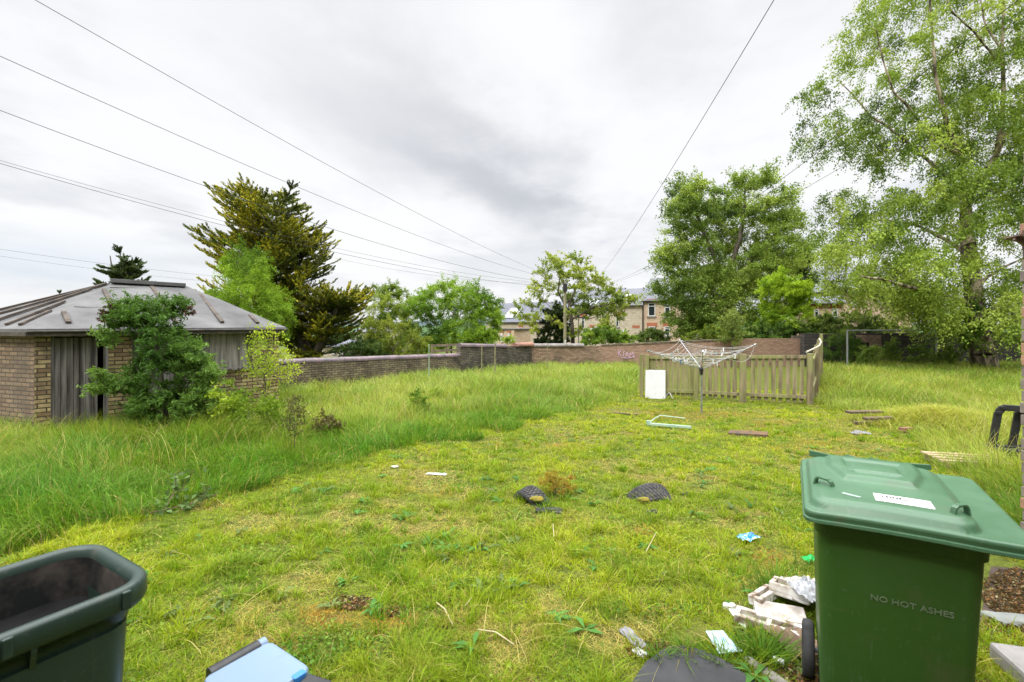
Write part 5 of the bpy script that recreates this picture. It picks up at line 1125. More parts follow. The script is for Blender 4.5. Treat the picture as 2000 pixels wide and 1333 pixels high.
    def tray(label, u, v, rz, w, d, h, wells, tilt, dz=0.):
        k = MB(); t = .028; k.box((0, 0, h*.16), (w, d, h*.3))
        k.box((0, -d/2+t/2, h*.65), (w, t, h*.7)); k.box((0, d/2-t/2, h*.65), (w, t, h*.7)); k.box((-w/2+t/2, 0, h*.65), (t, d-2*t, h*.7)); k.box((w/2-t/2, 0, h*.65), (t, d-2*t, h*.7))
        for x in wells: k.box((x*w, 0, h*.6), (t, d-2*t, h*.6))
        o = k.build('polystyrene_tray', poly, bevel=.005, label=label, cat='polystyrene tray', group='polystyrene packaging heap'); place(o, u, v, rz, dz); o.rotation_euler[0] = tilt; return o
    tray('near white polystyrene tray with two wells', 1510, 1238, -.62, .40, .10, .055, (-.05,), .10, .02)
    tray('bent white polystyrene corner piece at the top of the heap', 1493, 1195, .62, .22, .085, .055, (), -.1, .07)
    tray('stained polystyrene block by the bin wheel', 1545, 1196, -.7, .22, .15, .07, (.1,), -.15, .10)
    o = MB().box((0, 0, .03), (.27, .15, .06)).build('mouldy_box', plain('mouldy_card', (.55, .50, .47), (.26, .23, .20), .9, 14, bump=.3), bevel=.006, label='mouldy pale box between the polystyrene trays', cat='box'); place(o, 1523, 1222, -.35, .03); o.rotation_euler[0] = .12
    cb = plain('wet_cardboard', (.22, .15, .10), (.12, .08, .055), .9, 9, bump=.3); gc = plain('grey_card', (.42, .38, .35), (.3, .27, .25), .8, 6, bump=.2)
    crumple('grey_card_flap', 'warped grey cardboard sheet behind the polystyrene heap', 'cardboard sheet', 1577, 1190, .24, .30, .07, gc, 21, -.3, n=8, dz=.10, thick=.004)
    crumple('brown_cardboard', 'soggy brown cardboard folded against the bin wheel', 'cardboard', 1548, 1262, .20, .26, .11, cb, 23, .3, n=8, dz=.0, thick=.005)
    t = MT('clear_wrap'); t.set('Base Color', (.62, .64, .68)).set('Roughness', .15).set('Transmission Weight', .55).set('Metallic', 0.0); crumple('plastic_wrap', 'shiny clear plastic wrap against the green bin', 'plastic wrap', 1582, 1218, .15, .20, .13, t.m, 25, .2, n=16, dz=.15, thick=.001)
    rod = MB().seg((0, 0, 0), (.045, -.02, .0), .014, n=10); o = rod.build('plastic_tube', WHITE, label='small white bottle cap tube on the soil by the wheel', cat='bottle cap'); place(o, 1511, 1298, -.3, .03)
    st = plain('pale_stone', (.30, .28, .25), (.17, .16, .14), .9, 14, bump=.6)
    def stone(label, u, v, sx, sy, sz, rz, mat=st, seed=1, name='stone', dz=0.):
        bm = bmesh.new(); bmesh.ops.create_icosphere(bm, subdivisions=3, radius=1); rg = random.Random(seed)
        ph = [rg.uniform(0, 6) for _ in range(3)]
        for vv in bm.verts:
            c = vv.co; k = 1+.14*math.sin(c.x*3+ph[0])*math.cos(c.y*4+ph[1])+.07*math.sin(c.z*7+c.x*5+ph[2]); c = Vector([math.copysign(abs(q)**.7, q) for q in c])*k; vv.co = Vector((c.x*sx, c.y*sy, c.z*sz))
        me = bpy.data.meshes.new(name); bm.to_mesh(me); bm.free(); o = link(name, me, mat, smooth=True, label=label, cat='stone'); place(o, u, v, rz, dz); return o
    stone('rough stick like stone in the grass at the bottom centre', 1497, 1318, .03, .12, .03, .5, seed=3)
    stone('flat grey slab stone on the soil right of the green bin', 1985, 1214, .17, .07, .03, -.2, plain('grey_slab', (.25, .27, .25), (.17, .18, .17), .8, 6), 4)
    kerb = plain('pale_kerb', (.33, .31, .30), (.22, .21, .20), .8, 5, bump=.3)
    o = MB().box((.2, -.12, .05), (.5, .30, .10), rz=-.25).build('concrete_block', kerb, bevel=.02, label='pale concrete block at the bottom right corner', cat='concrete block'); place(o, 1965, 1312)
    o = MB().box((.2, -.1, .0), (.30, .22, .20), rz=-.25).build('dark_tile_step', plain('dark_step', (.09, .06, .055), (.06, .04, .04), .5, 5), bevel=.03, label='dark rounded brown lump in front of the concrete block', cat='step'); q = gpx(1990, 1330); o.location = (q.x+.02, q.y-.12, .06)
litter()
def soil_patch():
    # leaf litter and soil: right of the green bin and round the slab, as loose crumbs (uncountable)
    rg = np.random.default_rng(77); C_, N = [], 0
    zones = [(1985, 1150, 70, 50, 3000), (1985, 1240, 70, 60, 2500), (1555, 1300, 60, 45, 1300), (1270, 1270, 45, 22, 500), (1690, 1170, 1, 1, 0), (690, 1172, 46, 14, 900), (1460, 1225, 30, 22, 400), (770, 1190, 30, 12, 200)]
    P = []
    for (u, v, ru, rv, n) in zones:
        for _ in range(n):
            a, r = rg.random()*6.28, math.sqrt(rg.random()); q = ((u+math.cos(a)*r*ru), (v+math.sin(a)*r*rv)); Y = 1.77*F/(q[1]-CV); x = (q[0]-CU)/F*Y; P.append((x, Y))
    P = np.array(P); n = len(P); z = G(P[:, 0], P[:, 1]); C = np.stack([P[:, 0], P[:, 1], z+.006+.012*rg.random(n)], -1); A = unit(rg.normal(size=(n, 3))*np.array([1, 1, .35])); L = .010+.022*rg.random(n)**2
    cc = np.where((rg.random(n) < .3)[:, None], C3(.24, .13, .09), C3(.075, .055, .045)); k = rg.random(n) < .1; cc = np.where(k[:, None], C3(.36, .31, .27), cc)*(.6+.8*rg.random(n))[:, None]
    V, Q, CC = leaves(C, A, L, L*.7, cc, rg); link('leaf_litter', np_mesh('leaf_litter', V, Q, None, CC), GRASS, label='brown leaf litter and soil crumbs around the bins', cat='leaf litter', kind='stuff')
    V = []; soil = plain('bare_soil', (.085, .06, .048), (.045, .032, .026), .95, 18, bump=.9)
    pts = [gpx(u, v)+Vector((0, 0, .006)) for u, v in ((1935, 1108), (2080, 1120), (2300, 1400), (1700, 1500), (1480, 1420), (1500, 1290), (1560, 1265), (1620, 1290), (1900, 1280))]; o = MB().add(pts, [tuple(range(len(pts)))]).build('bare_soil', soil, kind='structure')
    OBST.append((3.35, 3.3, .45, .75, 0))
soil_patch()
def near_wall():
    # corner of the neighbouring house wall at the right edge: real, slightly uneven bricks
    root = empty('house_wall', (4.19, 3.4, 0), label='rough brick house wall corner at the right edge', cat='wall'); mats = [plain('wall_brick_a', (.42, .24, .15), (.28, .16, .11), .9, 9, bump=.6), plain('wall_brick_b', (.27, .22, .19), (.16, .13, .12), .9, 9, bump=.6)]
    k = [MB(), MB()]; z = -.05; row = 0; ms = plain('mortar', (.22, .20, .18), (.14, .13, .12), .95, 12, bump=.5)
    while z < 3.25:
        h = .098; y = 3.99-random.uniform(0, .012); first = True; L = .22 if row % 2 else .11; top = z > 2.5
        while y > 2.7:
            a = max(y-L, 2.7); x = random.uniform(-.008, .008)+(.025 if top else 0); k[0 if random.random() < .28 else 1].box((x+.06, (y+a)/2-3.4, z+h/2), (.12, (y-a)-.012, h-.014)); y = a; L = .22
        z += h; row += 1
    k[0].build('brick_course', mats[0], root, bevel=.004); k[1].build('brick_course', mats[1], root, bevel=.004)
    MB().wallbox((.03, .57), (.03, -.72), -.1, 3.25, -.1, 3.25, .9).build('wall_core', ms, root)
    MB().wallbox((.04, -.72), (.04, -4.6), -.3, 5.0, -.3, 5.0, .9).build('side_wall', BR_RED, root)  # out-of-view run joining the visible corner to the added wall behind the camera
    MB().wallbox((.03, -4.6), (-11.5, -4.6), -.3, 5.0, -.3, 5.0, .3).build('unseen_rear_wall', BR_RED, root)  # unseen wall behind the camera, added to cut sky light on the bins
    g = empty('roof_gutter', (4.16, 3.93, 2.45), label='broken brown gutter end sticking out of the brick wall', cat='gutter'); dk = plain('old_gutter', (.16, .10, .08), (.09, .06, .05), .6, 9)
    MB().bar((-.075, .02, .03), (.05, .0, -.01), .16, .012).bar((-.07, .0, .02), (.04, -.01, -.035), .02, .05).build('trough', dk, g); MB().seg((.03, 0, -.08), (.03, 0, .08), .03, n=10).build('pipe_end', dk, g)
    OBST.append((4.6, 3.3, .5, .75, 0))
near_wall()
def black_frame():
    q = gpx(1937, 888)+Vector((0, 0, .06)); root = empty('plastic_toy_frame', q, rz=-.55, label='black plastic tapered frame standing in long grass by the wall', cat='plastic frame'); h = .66
    for dx, dy in ((0, 0), (.26, .16)):
        k = MB(); pts = [Vector((dx, dy, .05)), Vector((dx+.07, dy, h-.08)), Vector((dx+.12, dy, h)), Vector((dx+.34, dy, h)), Vector((dx+.39, dy, h-.08)), Vector((dx+.44, dy, .05)), Vector((dx, dy, .05))]
        for a, b in zip(pts[:-1], pts[1:]): k.bar(a, b, .09, .055, (0, 1, 0)); k.seg(b-Vector((0, .045, 0)), b+Vector((0, .045, 0)), .03, n=10)
        k.build('side_frame', BLACKP, root, bevel=.008)
    MB().box((.34, .08, .03), (.80, .32, .07)).build('base', BLACKP, root, bevel=.02)
    OBST.append((q.x+.2, q.y-.25, .45, .42, 0))
black_frame()

# ------------------------------------------------------------------ trees and shrubs
def PZ(u, v, Y): p = px(u, v, Y); return (p.x, p.y, p.z)
def big_birch():
    Y = 23.8; Q = lambda u, v, dy=0: PZ(u, v, Y+dy)
    tr = [[Q(1927, 728), Q(1920, 690), Q(1910, 645), Q(1903, 600), Q(1900, 560), Q(1893, 500), Q(1888, 440), Q(1886, 400)],
          [Q(1886, 400), Q(1905, 365, .3), Q(1925, 340, .5), Q(1945, 305, .8), Q(1962, 265, 1), Q(1990, 230, 1.3), Q(2030, 150, 1.5), Q(2060, 40, 1.7)],
          [Q(1945, 305, .8), Q(1955, 250, .4), Q(1960, 180, .3), Q(1957, 100, .2), Q(1960, 0, 0), Q(1968, -160, 0)],
          [Q(1886, 400), Q(1880, 350, -.5), Q(1869, 292, -.9), Q(1848, 240, -1.2), Q(1838, 195, -1.4), Q(1826, 140, -1.5), Q(1820, 60, -1.6), Q(1815, -60, -1.6)],
          [Q(1869, 300, -.9), Q(1838, 285, -1.5), Q(1808, 255, -1.9), Q(1775, 210, -2.3), Q(1746, 182, -2.6), Q(1725, 120, -2.8), Q(1712, 60, -3)],
          [Q(1880, 370, .1), Q(1822, 322, .5), Q(1780, 285, .9), Q(1732, 246, 1.2), Q(1700, 228, 1.4), Q(1670, 190, 1.6), Q(1640, 160, 1.8)],
          [Q(1903, 600), Q(1865, 587, -1), Q(1820, 570, -1.9), Q(1770, 560, -2.6), Q(1720, 545, -3.2), Q(1680, 540, -3.6)],
          [Q(1900, 570), Q(1930, 540, .5), Q(1965, 520, 1), Q(2010, 500, 1.5)],
          [Q(1893, 500), Q(1850, 470, 1.3), Q(1790, 440, 2.2), Q(1730, 430, 2.8), Q(1660, 440, 3.4)],
          [Q(1957, 100, .2), Q(1925, 50, .6), Q(1915, 0, .9), Q(1900, -80, 1.1)], [Q(1957, 130, .2), Q(1900, 60, -.6), Q(1860, 25, -1.1), Q(1830, -40, -1.5)]]
    rd = [(.56, .23), (.20, .05), (.13, .04), (.15, .03), (.09, .02), (.09, .02), (.15, .03), (.10, .03), (.11, .03), (.06, .02), (.06, .02)]
    poly = [(1650, 90), (1705, -20), (1740, -150), (1980, -260), (2140, -120), (2230, 150), (2220, 450), (2150, 640), (2010, 670), (1960, 660), (1900, 645), (1850, 640), (1780, 630), (1720, 600), (1680, 575), (1630, 545), (1592, 500), (1605, 440), (1585, 410), (1605, 370), (1615, 300), (1575, 270), (1570, 190), (1600, 130), (1620, 80)]
    cl = crown_points(poly, Y, 760, 4.4, 5, 1.9, .45); cl = cl[(cl[:, 2] > 3.5) | (np.random.default_rng(9).random(len(cl)) < .95)]
    low = crown_points([(1740, 560), (1850, 540), (2000, 560), (2010, 660), (1930, 650), (1880, 650), (1830, 630), (1765, 600)], Y-1, 110, 3.2, 6, 1.0, .3)
    cl = np.concatenate([cl, low]); uu = CU+F*cl[:, 0]/cl[:, 1]; vv = CV+F*(H-cl[:, 2])/cl[:, 1]; cl = cl[~((np.abs(uu-1908) < 34) & (vv > 520) & (vv < 720) & (cl[:, 1] < Y+.3))]
    plant('birch_tree', 'tall pale green birch with thick ivy clad trunk at right', 'tree', poly, Y, 0, 290000, .108, [(.095, .155, .03), (.20, .285, .05), (.31, .39, .085)], 5, trunk=tr, rad=rd, twig=.85, droop=.6, ntw=8, aspect=.6, bark=PALEBARK, cl=cl, r_tip=.006, expo=2.1, wig=.05, rise=.15)
    # fissured dark foot of the trunk
    ivy = crown_points([(1880, 590), (1930, 600), (1960, 640), (1975, 670), (1940, 685), (1890, 680), (1865, 640)], Y-.6, 16, .5, 8, .6, .3)
    plant('ivy_growth', 'leafy green ivy shoots round the birch trunk foot', 'ivy', [(1885, 600), (1990, 700)], Y-.3, 0, 4200, .09, [(.05, .10, .02), (.13, .22, .04)], 8, trunk=[[PZ(1925, 720, Y-.6), PZ(1915, 660, Y-.65), PZ(1908, 610, Y-.5)]], rad=[(.03, .01)], twig=.5, cl=ivy, ntw=5, aspect=.8, parts=('stem', 'foliage'))
big_birch()
def trees():
    # big bushy twin-topped tree
    Y = 37; Q = lambda u, v, dy=0: PZ(u, v, Y+dy); z0 = g1(16, 37)
    poly = [(1322, 372), (1350, 352), (1372, 366), (1398, 362), (1410, 380), (1418, 395), (1425, 350), (1450, 338), (1475, 350), (1500, 340), (1512, 370), (1545, 380), (1556, 420), (1560, 470), (1575, 500), (1580, 545), (1560, 580), (1530, 600), (1500, 625), (1440, 640), (1360, 655), (1320, 640), (1300, 600), (1285, 560), (1292, 520), (1290, 500), (1310, 470), (1312, 430)]
    plant('broadleaf_tree', 'large dense mid green twin topped tree before the terrace', 'tree', poly, Y, 520, 170000, .14, [(.085, .14, .032), (.18, .26, .055), (.29, .37, .09)], 21, depth=4.4, twig=.9, ntw=7, aspect=.6, clump=1.5, thr=.46,
          trunk=[[(16.2, Y, z0), Q(1425, 600), Q(1420, 540)], [Q(1420, 560), Q(1385, 480), Q(1362, 420), Q(1350, 375)], [Q(1420, 540), Q(1445, 470), Q(1455, 400), Q(1455, 360)], [Q(1425, 560), Q(1490, 480, 1), Q(1515, 420, 1)], [Q(1425, 580), Q(1360, 590, -1), Q(1340, 620, -1)]], rad=[(.4, .28), (.2, .04), (.22, .04), (.16, .04), (.12, .05)], tone=.4, expo=2.1)
    plant('young_tree', 'bright lime green small tree in front of the bushy tree', 'small tree', [(1500, 590), (1490, 560), (1515, 545), (1530, 530), (1550, 545), (1575, 560), (1583, 590), (1570, 620), (1545, 640), (1510, 638), (1490, 620)], 30, 100, 36000, .10, [(.17, .29, .025), (.36, .50, .045)], 22, depth=1.3, base=(1538, None), twig=.5, clump=.7, thr=.36)
    plant('ash_tree', 'sparse yellow green ash tree behind the utility pole', 'tree', [(1060, 530), (1080, 505), (1105, 490), (1130, 500), (1160, 530), (1185, 560), (1215, 575), (1245, 580), (1235, 600), (1215, 620), (1190, 640), (1150, 650), (1100, 660), (1050, 655), (1020, 650), (1012, 610), (1025, 590), (1038, 560), (1045, 540)], 43, 190, 26000, .17, [(.13, .19, .04), (.27, .33, .055), (.36, .40, .08)], 23, depth=3.6, base=(1118, None), twig=.65, ntw=4, clump=1.5, thr=.47, aspect=.55, rise=.2, expo=1.9, r_tip=.014,
          trunk=[[(5.4, 43, g1(5, 43)), PZ(1118, 640, 43), PZ(1112, 590, 43)], [PZ(1116, 620, 43), PZ(1090, 570, 43), PZ(1095, 520, 42)], [PZ(1112, 590, 43), PZ(1135, 545, 44), PZ(1125, 505, 44)], [PZ(1116, 625, 43), PZ(1160, 600, 42), PZ(1215, 590, 42)]], rad=[(.22, .15), (.12, .03), (.11, .03), (.10, .03)])
    plant('ivy_covered_stump', 'dark ivy covered tree trunk left of the utility pole', 'ivy clad trunk', [(1050, 670), (1056, 630), (1072, 605), (1085, 595), (1098, 610), (1105, 640), (1106, 672)], 41.5, 60, 30000, .12, [(.012, .022, .010), (.028, .045, .016)], 24, depth=1.0, base=(1080, None), twig=.45, clump=.6, thr=.2)
    # bright shrubs/trees beyond the left wall
    plant('willow_tree', 'pale yellow green light tree right of the golden conifer', 'tree', [(722, 590), (735, 568), (760, 558), (785, 565), (805, 590), (800, 630), (812, 660), (800, 690), (760, 700), (715, 690), (708, 650), (722, 620)], 33, 130, 42000, .10, [(.11, .18, .03), (.22, .30, .05), (.30, .37, .07)], 25, depth=2.0, base=(760, None), twig=.55, clump=.9, thr=.38)
    plant('hazel_tree', 'fresh green bushy tree behind the centre of the left wall', 'tree', [(808, 600), (822, 575), (850, 560), (885, 553), (915, 556), (945, 570), (962, 590), (972, 620), (960, 650), (940, 672), (880, 680), (820, 690), (800, 660), (806, 630)], 31, 180, 62000, .10, [(.075, .15, .02), (.15, .26, .03), (.22, .34, .045)], 26, depth=2.4, base=(880, None), twig=.6, clump=1.0, thr=.38)
    plant('garden_shrub', 'yellow green shrub under the pale light tree', 'shrub', [(715, 640), (760, 625), (800, 640), (830, 665), (850, 690), (820, 705), (740, 700), (700, 690)], 27, 80, 22000, .08, [(.12, .17, .03), (.24, .28, .05)], 27, depth=1.2, base=(770, None), twig=.4, clump=.6, thr=.36)
    plant('garden_shrub', 'low dark green shrub at the foot of the golden conifer', 'shrub', [(655, 690), (670, 665), (700, 655), (730, 670), (750, 695), (700, 705)], 26, 50, 14000, .08, [(.05, .09, .03), (.10, .15, .04)], 28, depth=1.0, base=(700, None), twig=.4, clump=.6, thr=.3)
    plant('garden_shrub', 'lime shrub behind the raised dark wall', 'shrub', [(900, 655), (925, 642), (955, 645), (990, 660), (1000, 672), (920, 676)], 27, 36, 9000, .08, [(.13, .22, .02), (.25, .36, .03)], 29, depth=.8, base=(940, None), twig=.35, clump=.5, thr=.3)
    # golden conifer
    Y = 27; Q = lambda u, v, dy=0: PZ(u, v, Y+dy); z0 = g1(-11, 27)
    poly = [(500, 362), (530, 380), (560, 375), (585, 388), (562, 415), (600, 412), (598, 435), (640, 450), (655, 468), (640, 500), (652, 515), (622, 535), (660, 550), (690, 555), (712, 570), (700, 600), (690, 625), (700, 650), (665, 675), (600, 690), (560, 680), (520, 640), (420, 610), (392, 560), (400, 535), (425, 500), (388, 480), (382, 455), (415, 440), (400, 415), (428, 408), (420, 375), (450, 385), (470, 368)]
    conifer('golden_conifer', 'spreading dark conifer with yellow green tips behind the shed', 'conifer', poly, Y, [[PZ(604, 700, Y), Q(570, 640), Q(538, 560), Q(530, 480), Q(515, 380)], [PZ(606, 700, Y), Q(585, 640, .5), Q(562, 560, .8), Q(556, 480, .6), Q(548, 400, .4)], [PZ(612, 700, Y), Q(640, 650, -.6), Q(655, 600, -1)]], 580, 480000, [(.05, .075, .02), (.20, .22, .03), (.58, .50, .05)], 31, nl=.12, spray=1.3, wid=.3, depth=3.6, upturn=.45)
    plant('larch_tree', 'bright fresh green feathery tree before the golden conifer', 'tree', [(455, 500), (480, 482), (505, 495), (522, 520), (525, 560), (545, 575), (560, 595), (572, 620), (560, 640), (520, 650), (450, 640), (415, 600), (425, 565), (440, 530)], 22, 150, 60000, .085, [(.10, .18, .02), (.19, .31, .03), (.25, .38, .04)], 32, depth=1.6, base=(500, None), twig=.55, ntw=7, clump=.8, thr=.34, aspect=.35, droop=.2)
    conifer('dark_fir', 'dark grey green fir top behind the shed roof', 'conifer', [(212, 495), (222, 505), (233, 490), (245, 510), (258, 498), (270, 520), (285, 545), (300, 600), (170, 600), (178, 560), (192, 555), (195, 530), (205, 515)], 34, [[PZ(232, 720, 34), PZ(230, 600, 34), PZ(215, 500, 34)], [PZ(234, 700, 34), PZ(240, 580, 34), PZ(235, 496, 34)], [PZ(236, 690, 34), PZ(250, 590, 34), PZ(258, 502, 34)]], 170, 60000, [(.035, .06, .028), (.085, .12, .05), (.12, .16, .07)], 33, nl=.24, spray=.8, upturn=.5, depth=1.3, grow=1.12)
    conifer('small_fir', 'tiny distant fir left of the shed roof ridge', 'conifer', [(117, 572), (128, 590), (132, 620), (100, 620), (106, 590)], 55, [[PZ(117, 680, 55), PZ(117, 574, 55)]], 40, 7000, [(.03, .05, .02), (.06, .085, .03)], 34, nl=.24, spray=.7, depth=1.2)
    # hedge and shrubs above the back wall
    plant('evergreen_hedge', 'long dark laurel hedge above the brown back wall', 'hedge', [(1395, 645), (1440, 632), (1500, 636), (1560, 634), (1610, 640), (1640, 655), (1600, 668), (1500, 666), (1430, 668), (1390, 665)], 29.3, 230, 60000, .085, [(.06, .12, .022), (.13, .21, .045), (.22, .30, .08)], 41, depth=1.1, base=(1500, None), twig=.35, clump=.5, thr=.28, wig=.02)
    plant('evergreen_hedge', 'grey green spreading shrub topping the dark stone wall', 'shrub', [(1590, 630), (1640, 612), (1690, 615), (1740, 632), (1790, 650), (1730, 662), (1640, 660), (1590, 655)], 29, 170, 40000, .085, [(.08, .13, .035), (.15, .21, .06), (.24, .30, .10)], 42, depth=1.2, base=(1680, None), twig=.35, clump=.5, thr=.28, wig=.02)
    plant('evergreen_shrub', 'yellow edged evergreen shrub left of the laurel hedge', 'shrub', [(1340, 668), (1350, 652), (1385, 642), (1420, 640), (1440, 655), (1430, 670)], 29, 60, 15000, .075, [(.08, .13, .02), (.20, .25, .035)], 43, depth=.9, base=(1390, None), twig=.3, clump=.5, thr=.28)
    plant('evergreen_shrub', 'rounded laurel shrub behind the wall right of the lamp post', 'shrub', [(1135, 672), (1140, 655), (1165, 642), (1195, 640), (1225, 652), (1235, 670)], 34, 90, 26000, .09, [(.07, .14, .02), (.15, .25, .035), (.25, .34, .06)], 44, depth=1.2, base=(1180, None), twig=.35, clump=.5, thr=.28)
    plant('evergreen_shrub', 'neat rounded shrub before the tall pink house wing', 'shrub', [(1245, 668), (1250, 650), (1272, 644), (1295, 648), (1306, 662), (1300, 672)], 36, 60, 16000, .08, [(.05, .095, .02), (.12, .18, .045)], 45, depth=1.0, base=(1275, None), twig=.3, clump=.5, thr=.26)
    plant('slender_sapling', 'pale feathery sapling standing before the laurel hedge', 'sapling', [(1415, 620), (1430, 605), (1445, 620), (1450, 650), (1440, 672), (1412, 672)], 27.0-.3, 40, 7000, .07, [(.13, .18, .05), (.22, .28, .08)], 46, depth=.5, base=(1430, None), twig=.35, clump=.5, thr=.3)
    plant('ivy_patch', 'ivy and brambles tumbling over the dark stone wall', 'ivy', [(1605, 655), (1650, 645), (1680, 670), (1700, 690), (1660, 705), (1605, 700), (1620, 680)], 26.2, 50, 6500, .08, [(.05, .10, .02), (.14, .20, .045)], 47, depth=.5, base=(1640, None), twig=.4, clump=.6, thr=.34)
    for i, (u, v, w, h, c) in enumerate(((1740, 690, 22, 24, 0), (1800, 694, 26, 26, 1), (1850, 698, 22, 20, 0), (1700, 694, 24, 16, 1))):
        Y = 25.2-i*.3; plant('rough_weed', ['bushy weed clump left of the right steel post', 'tall weed under the clothes frame crossbar', 'weed clump between steel post and birch', 'weed clump by the pale infill patch'][i], 'weed', [(u-w, v+12), (u-w*.6, v-h*.5), (u, v-h), (u+w*.7, v-h*.4), (u+w, v+12)], Y, 24, 2600, .08, [(.09, .15, .03), (.20, .27, .06)], 60+i, depth=.4, base=(u, None), twig=.3, clump=.4, thr=.3, group='weeds along the stone wall', parts=('stem', 'foliage'))
    # buddleia in front of the shed
    Y = 8.6; cl = crown_points([(262, 600), (300, 592), (335, 612), (345, 640), (375, 670), (395, 705), (420, 735), (435, 790), (420, 830), (300, 840), (255, 820), (248, 770), (262, 720), (285, 690), (262, 650), (240, 625)], Y, 200, .55, 71, .45, .36)
    sh = crown_points([(215, 600), (262, 590), (270, 640), (225, 640)], Y-.1, 14, .2, 72, .3, .2); sh2 = crown_points([(320, 590), (352, 588), (360, 606), (330, 625)], Y, 8, .2, 73, .3, .2); sh3 = crown_points([(188, 735), (215, 725), (235, 760), (205, 790), (185, 780)], Y-.2, 12, .25, 74, .3, .2); sh4 = crown_points([(190, 655), (225, 650), (240, 668), (200, 670)], Y-.1, 6, .2, 75, .3, .2)
    b0 = PZ(330, 632+(H-g1(-6, Y))*F/Y, Y)
    plant('buddleia_bush', 'tall dark green buddleia bush growing against the shed front', 'bush', [(240, 590), (445, 840)], Y, 0, 34000, .08, [(.055, .12, .025), (.11, .20, .045), (.20, .31, .08)], 71, trunk=[[b0, PZ(320, 760, Y), PZ(305, 680, Y), PZ(292, 620, Y)], [b0, PZ(360, 770, Y), PZ(385, 710, Y)]], rad=[(.035, .012), (.025, .01)], twig=.20, ntw=6, aspect=.26, cl=np.concatenate([cl, sh, sh2, sh3, sh4]), wig=.03, r_tip=.003, parts=('stem', 'foliage'), up=.5)
    dd = crown_points([(205, 598), (232, 600), (225, 628), (205, 630)], Y-.2, 9, .1, 76, .3, .1); dd2 = crown_points([(362, 596), (372, 610), (366, 622)], Y, 3, .1, 77, .3, 0)
    plant('dead_flower_heads', 'dark brown dead flower spikes at the buddleia top', 'flower heads', [(200, 590), (372, 640)], Y-.1, 0, 900, .06, [(.05, .03, .025), (.10, .05, .04)], 78, trunk=[[PZ(250, 625, Y), PZ(230, 618, Y-.1)]], rad=[(.004, .003)], twig=.10, ntw=3, aspect=.25, cl=np.concatenate([dd, dd2]), wig=.02, r_tip=.0015, parts=('stalk', 'spike'))
    Y = 10.2; plant('birch_sapling', 'thin yellow green birch sapling at the shed right corner', 'sapling', [(495, 650), (520, 640), (548, 655), (562, 690), (570, 730), (545, 760), (520, 790), (505, 780), (492, 740), (488, 700)], Y, 70, 2300, .045, [(.22, .32, .03), (.38, .46, .05)], 79, depth=.5, base=(515, None), twig=.25, clump=.4, thr=.34, aspect=.7, r_tip=.003, wig=.04, parts=('stem', 'foliage'))
    Y = 8.4; plant('bramble_bush', 'low yellow green bramble bush right of the buddleia', 'bush', [(425, 760), (455, 745), (480, 770), (530, 785), (550, 810), (540, 850), (470, 860), (430, 830)], Y, 100, 7000, .04, [(.12, .20, .02), (.26, .34, .035)], 80, depth=.55, base=(480, None), twig=.2, clump=.3, thr=.36, aspect=.7, r_tip=.0025, parts=('stem', 'foliage'))
    Y = 7.2; plant('thorny_weed', 'thin dark thorny stems in the field near the sapling', 'weed', [(560, 830), (570, 780), (585, 770), (592, 800), (590, 850)], Y, 30, 900, .035, [(.10, .10, .04), (.16, .15, .05)], 81, depth=.2, base=(575, None), twig=.12, clump=.3, thr=.2, r_tip=.002, parts=('stem', 'foliage'))
    for i, (u, v, Y, w, h, lab, n) in enumerate(((818, 800, 11.0, 12, 46, 'upright leafy weed standing in the meadow centre', 1400), (850, 782, 13, 10, 24, 'small leafy weed right of the upright meadow weed', 700), (985, 772, 15.5, 9, 22, 'dark tuft weed at the meadow middle far side', 700), (640, 838, 8.2, 24, 30, 'brown thorny bramble at the meadow edge', 800))):
        plant('meadow_weed', lab, 'weed', [(u-w, v), (u-w*.7, v-h*.6), (u, v-h), (u+w*.7, v-h*.6), (u+w, v)], Y, 22, n, .05, [(.09, .17, .02), (.20, .30, .035)] if i < 3 else [(.10, .09, .04), (.17, .15, .07)], 90+i, depth=.15, base=(u, None), twig=.12, clump=.3, thr=.2, r_tip=.0025, parts=('stem', 'foliage'))
    # plant beside the left tyre
    plant('lawn_shrublet', 'small reddish green shrub growing out of the left tyre', 'shrub', [(1055, 975), (1060, 935), (1078, 920), (1108, 930), (1122, 950), (1105, 985)], 5.35, 60, 3600, .022, [(.11, .17, .02), (.24, .26, .03), (.34, .22, .05)], 95, depth=.15, base=(1085, None), twig=.07, clump=.15, thr=.3, r_tip=.0015, parts=('stem', 'foliage'))
    # bramble at the meadow edge near the dark bin
    root = empty('bramble_spray', gpx(330, 1005), label='grey green bramble spray at the edge of the tall grass', cat='bramble'); off = root.location.copy(); rg = np.random.default_rng(96); C = []; A = []; st = MB()
    for pts in (((285, 1012), (320, 985), (360, 965), (385, 925)), ((300, 1008), (340, 1000), (390, 985), (430, 972)), ((330, 1000), (350, 960), (350, 930)), ((360, 1002), (400, 975), (415, 955))):
        P = [gpx(u, max(v, 985))+Vector((0, -.05, max(0, (985-v))/F*4.9+.05)) for u, v in pts]; st.path([p-off for p in P], .005, 5)
        for i in range(34):
            t = rg.random()*(len(P)-1); k = int(t); p = P[k].lerp(P[k+1], t-k); C.append(np.array(p)+rg.normal(0, .045, 3)); A.append(rg.normal(size=3)*np.array([1, 1, .4]))
    C = np.array(C); A = unit(np.array(A)); n = len(C); col = C3(.10, .16, .06)*(.7+.7*rg.random(n))[:, None]; L = .06+.03*rg.random(n); V, Q, CC = leaves(C-np.array(off), A, L, L*.55, col, rg)
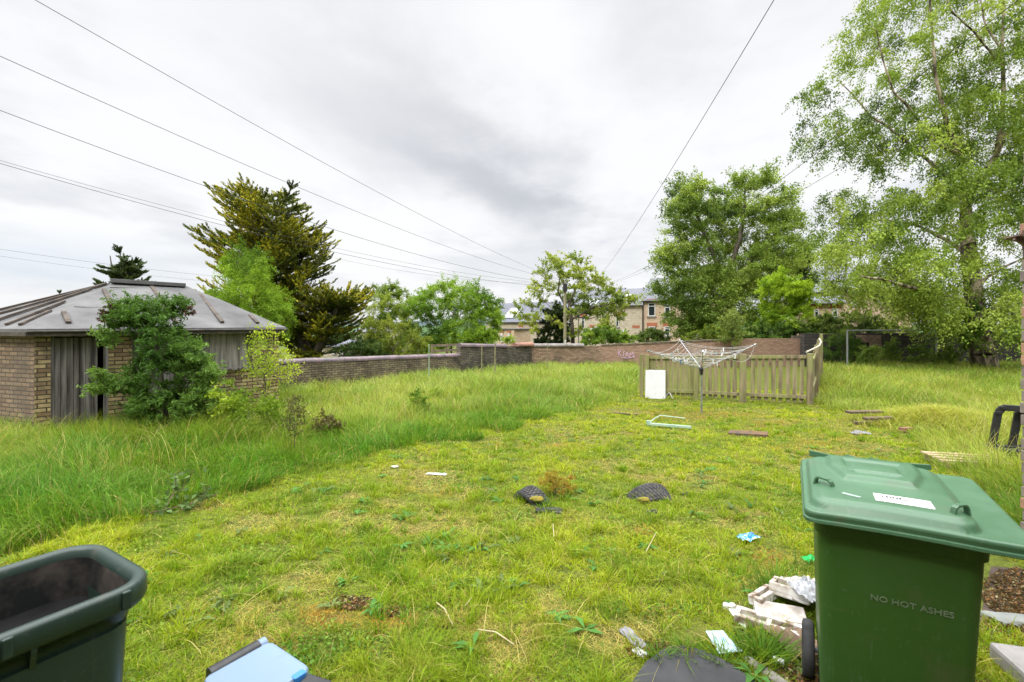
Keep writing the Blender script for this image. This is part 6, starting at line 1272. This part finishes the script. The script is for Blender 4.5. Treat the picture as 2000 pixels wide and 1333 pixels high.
    st.build('stem', plain('bramble_stem', (.20, .11, .08), (.12, .08, .05), .7), root); link('foliage', np_mesh('foliage', V, Q, None, CC), LEAF, root)
    # strong tufts of coarse grass by the bin and on the rough mound
    for i, (u, v, n, h, lab) in enumerate(((1520, 1165, 260, .22, 'coarse dark green grass tuft behind the polystyrene heap'), (1490, 1285, 420, .13, 'bright grass tuft between the blue card and the wheel'), (1560, 1120, 60, .16, 'thin grass tuft beside the green wrapper'), (1288, 1290, 130, .09, 'ragged grass tuft overhanging the left side of the slab'), (1345, 1276, 110, .07, 'low grass tuft along the far edge of the slab'), (1408, 1300, 130, .09, 'ragged grass tuft between the slab and the blue card'))):
        q = gpx(u, v); rg = np.random.default_rng(200+i); sp_ = .07 if i < 3 else .035; x = q.x+rg.normal(0, sp_, n); y = q.y+rg.normal(0, sp_*.7, n)
        blades('grass_tuft', x, y, h*(.5+.8*rg.random(n)), .006*(.7+.6*rg.random(n)), np.arctan2(y-q.y, x-q.x)+rg.normal(0, .4, n), .35+.5*rg.random(n), C3(.10, .20, .035)*(.7+.7*rg.random(n))[:, None], 4, GRASS, label=lab, cat='grass tuft')
    # rough mound of cut dead grass
    q = gpx(1815, 832); rg = np.random.default_rng(210); n = 9000; x = q.x+rg.normal(0, .6, n)+.3; y = q.y+rg.normal(0, .5, n); hm = .22*np.exp(-(((x-q.x-.2)/.9)**2+((y-q.y)/.7)**2))
    b = blades('grass_mound', x, y, .14+.2*rg.random(n), .006+.003*rg.random(n), rg.random(n)*6.3, .5+1.1*rg.random(n), np.where((rg.random(n) < .62)[:, None], C3(.30, .36, .06), C3(.48, .42, .20))*(.6+.7*rg.random(n))[:, None], 3, GRASS, label='heap of cut and dead grass at the right edge of the lawn', cat='grass heap', kind='stuff')
    co = np.zeros(len(b.data.vertices)*3, np.float32); b.data.vertices.foreach_get('co', co); co = co.reshape(-1, 3); co[:, 2] += np.repeat(hm, 7); b.data.vertices.foreach_set('co', co.ravel())
trees()
rosettes(); clover(); straws()
build_grass()

for o in bpy.data.objects:
    if o.parent is None and o.get('label') and not o.get('kind'): o['kind'] = 'thing'
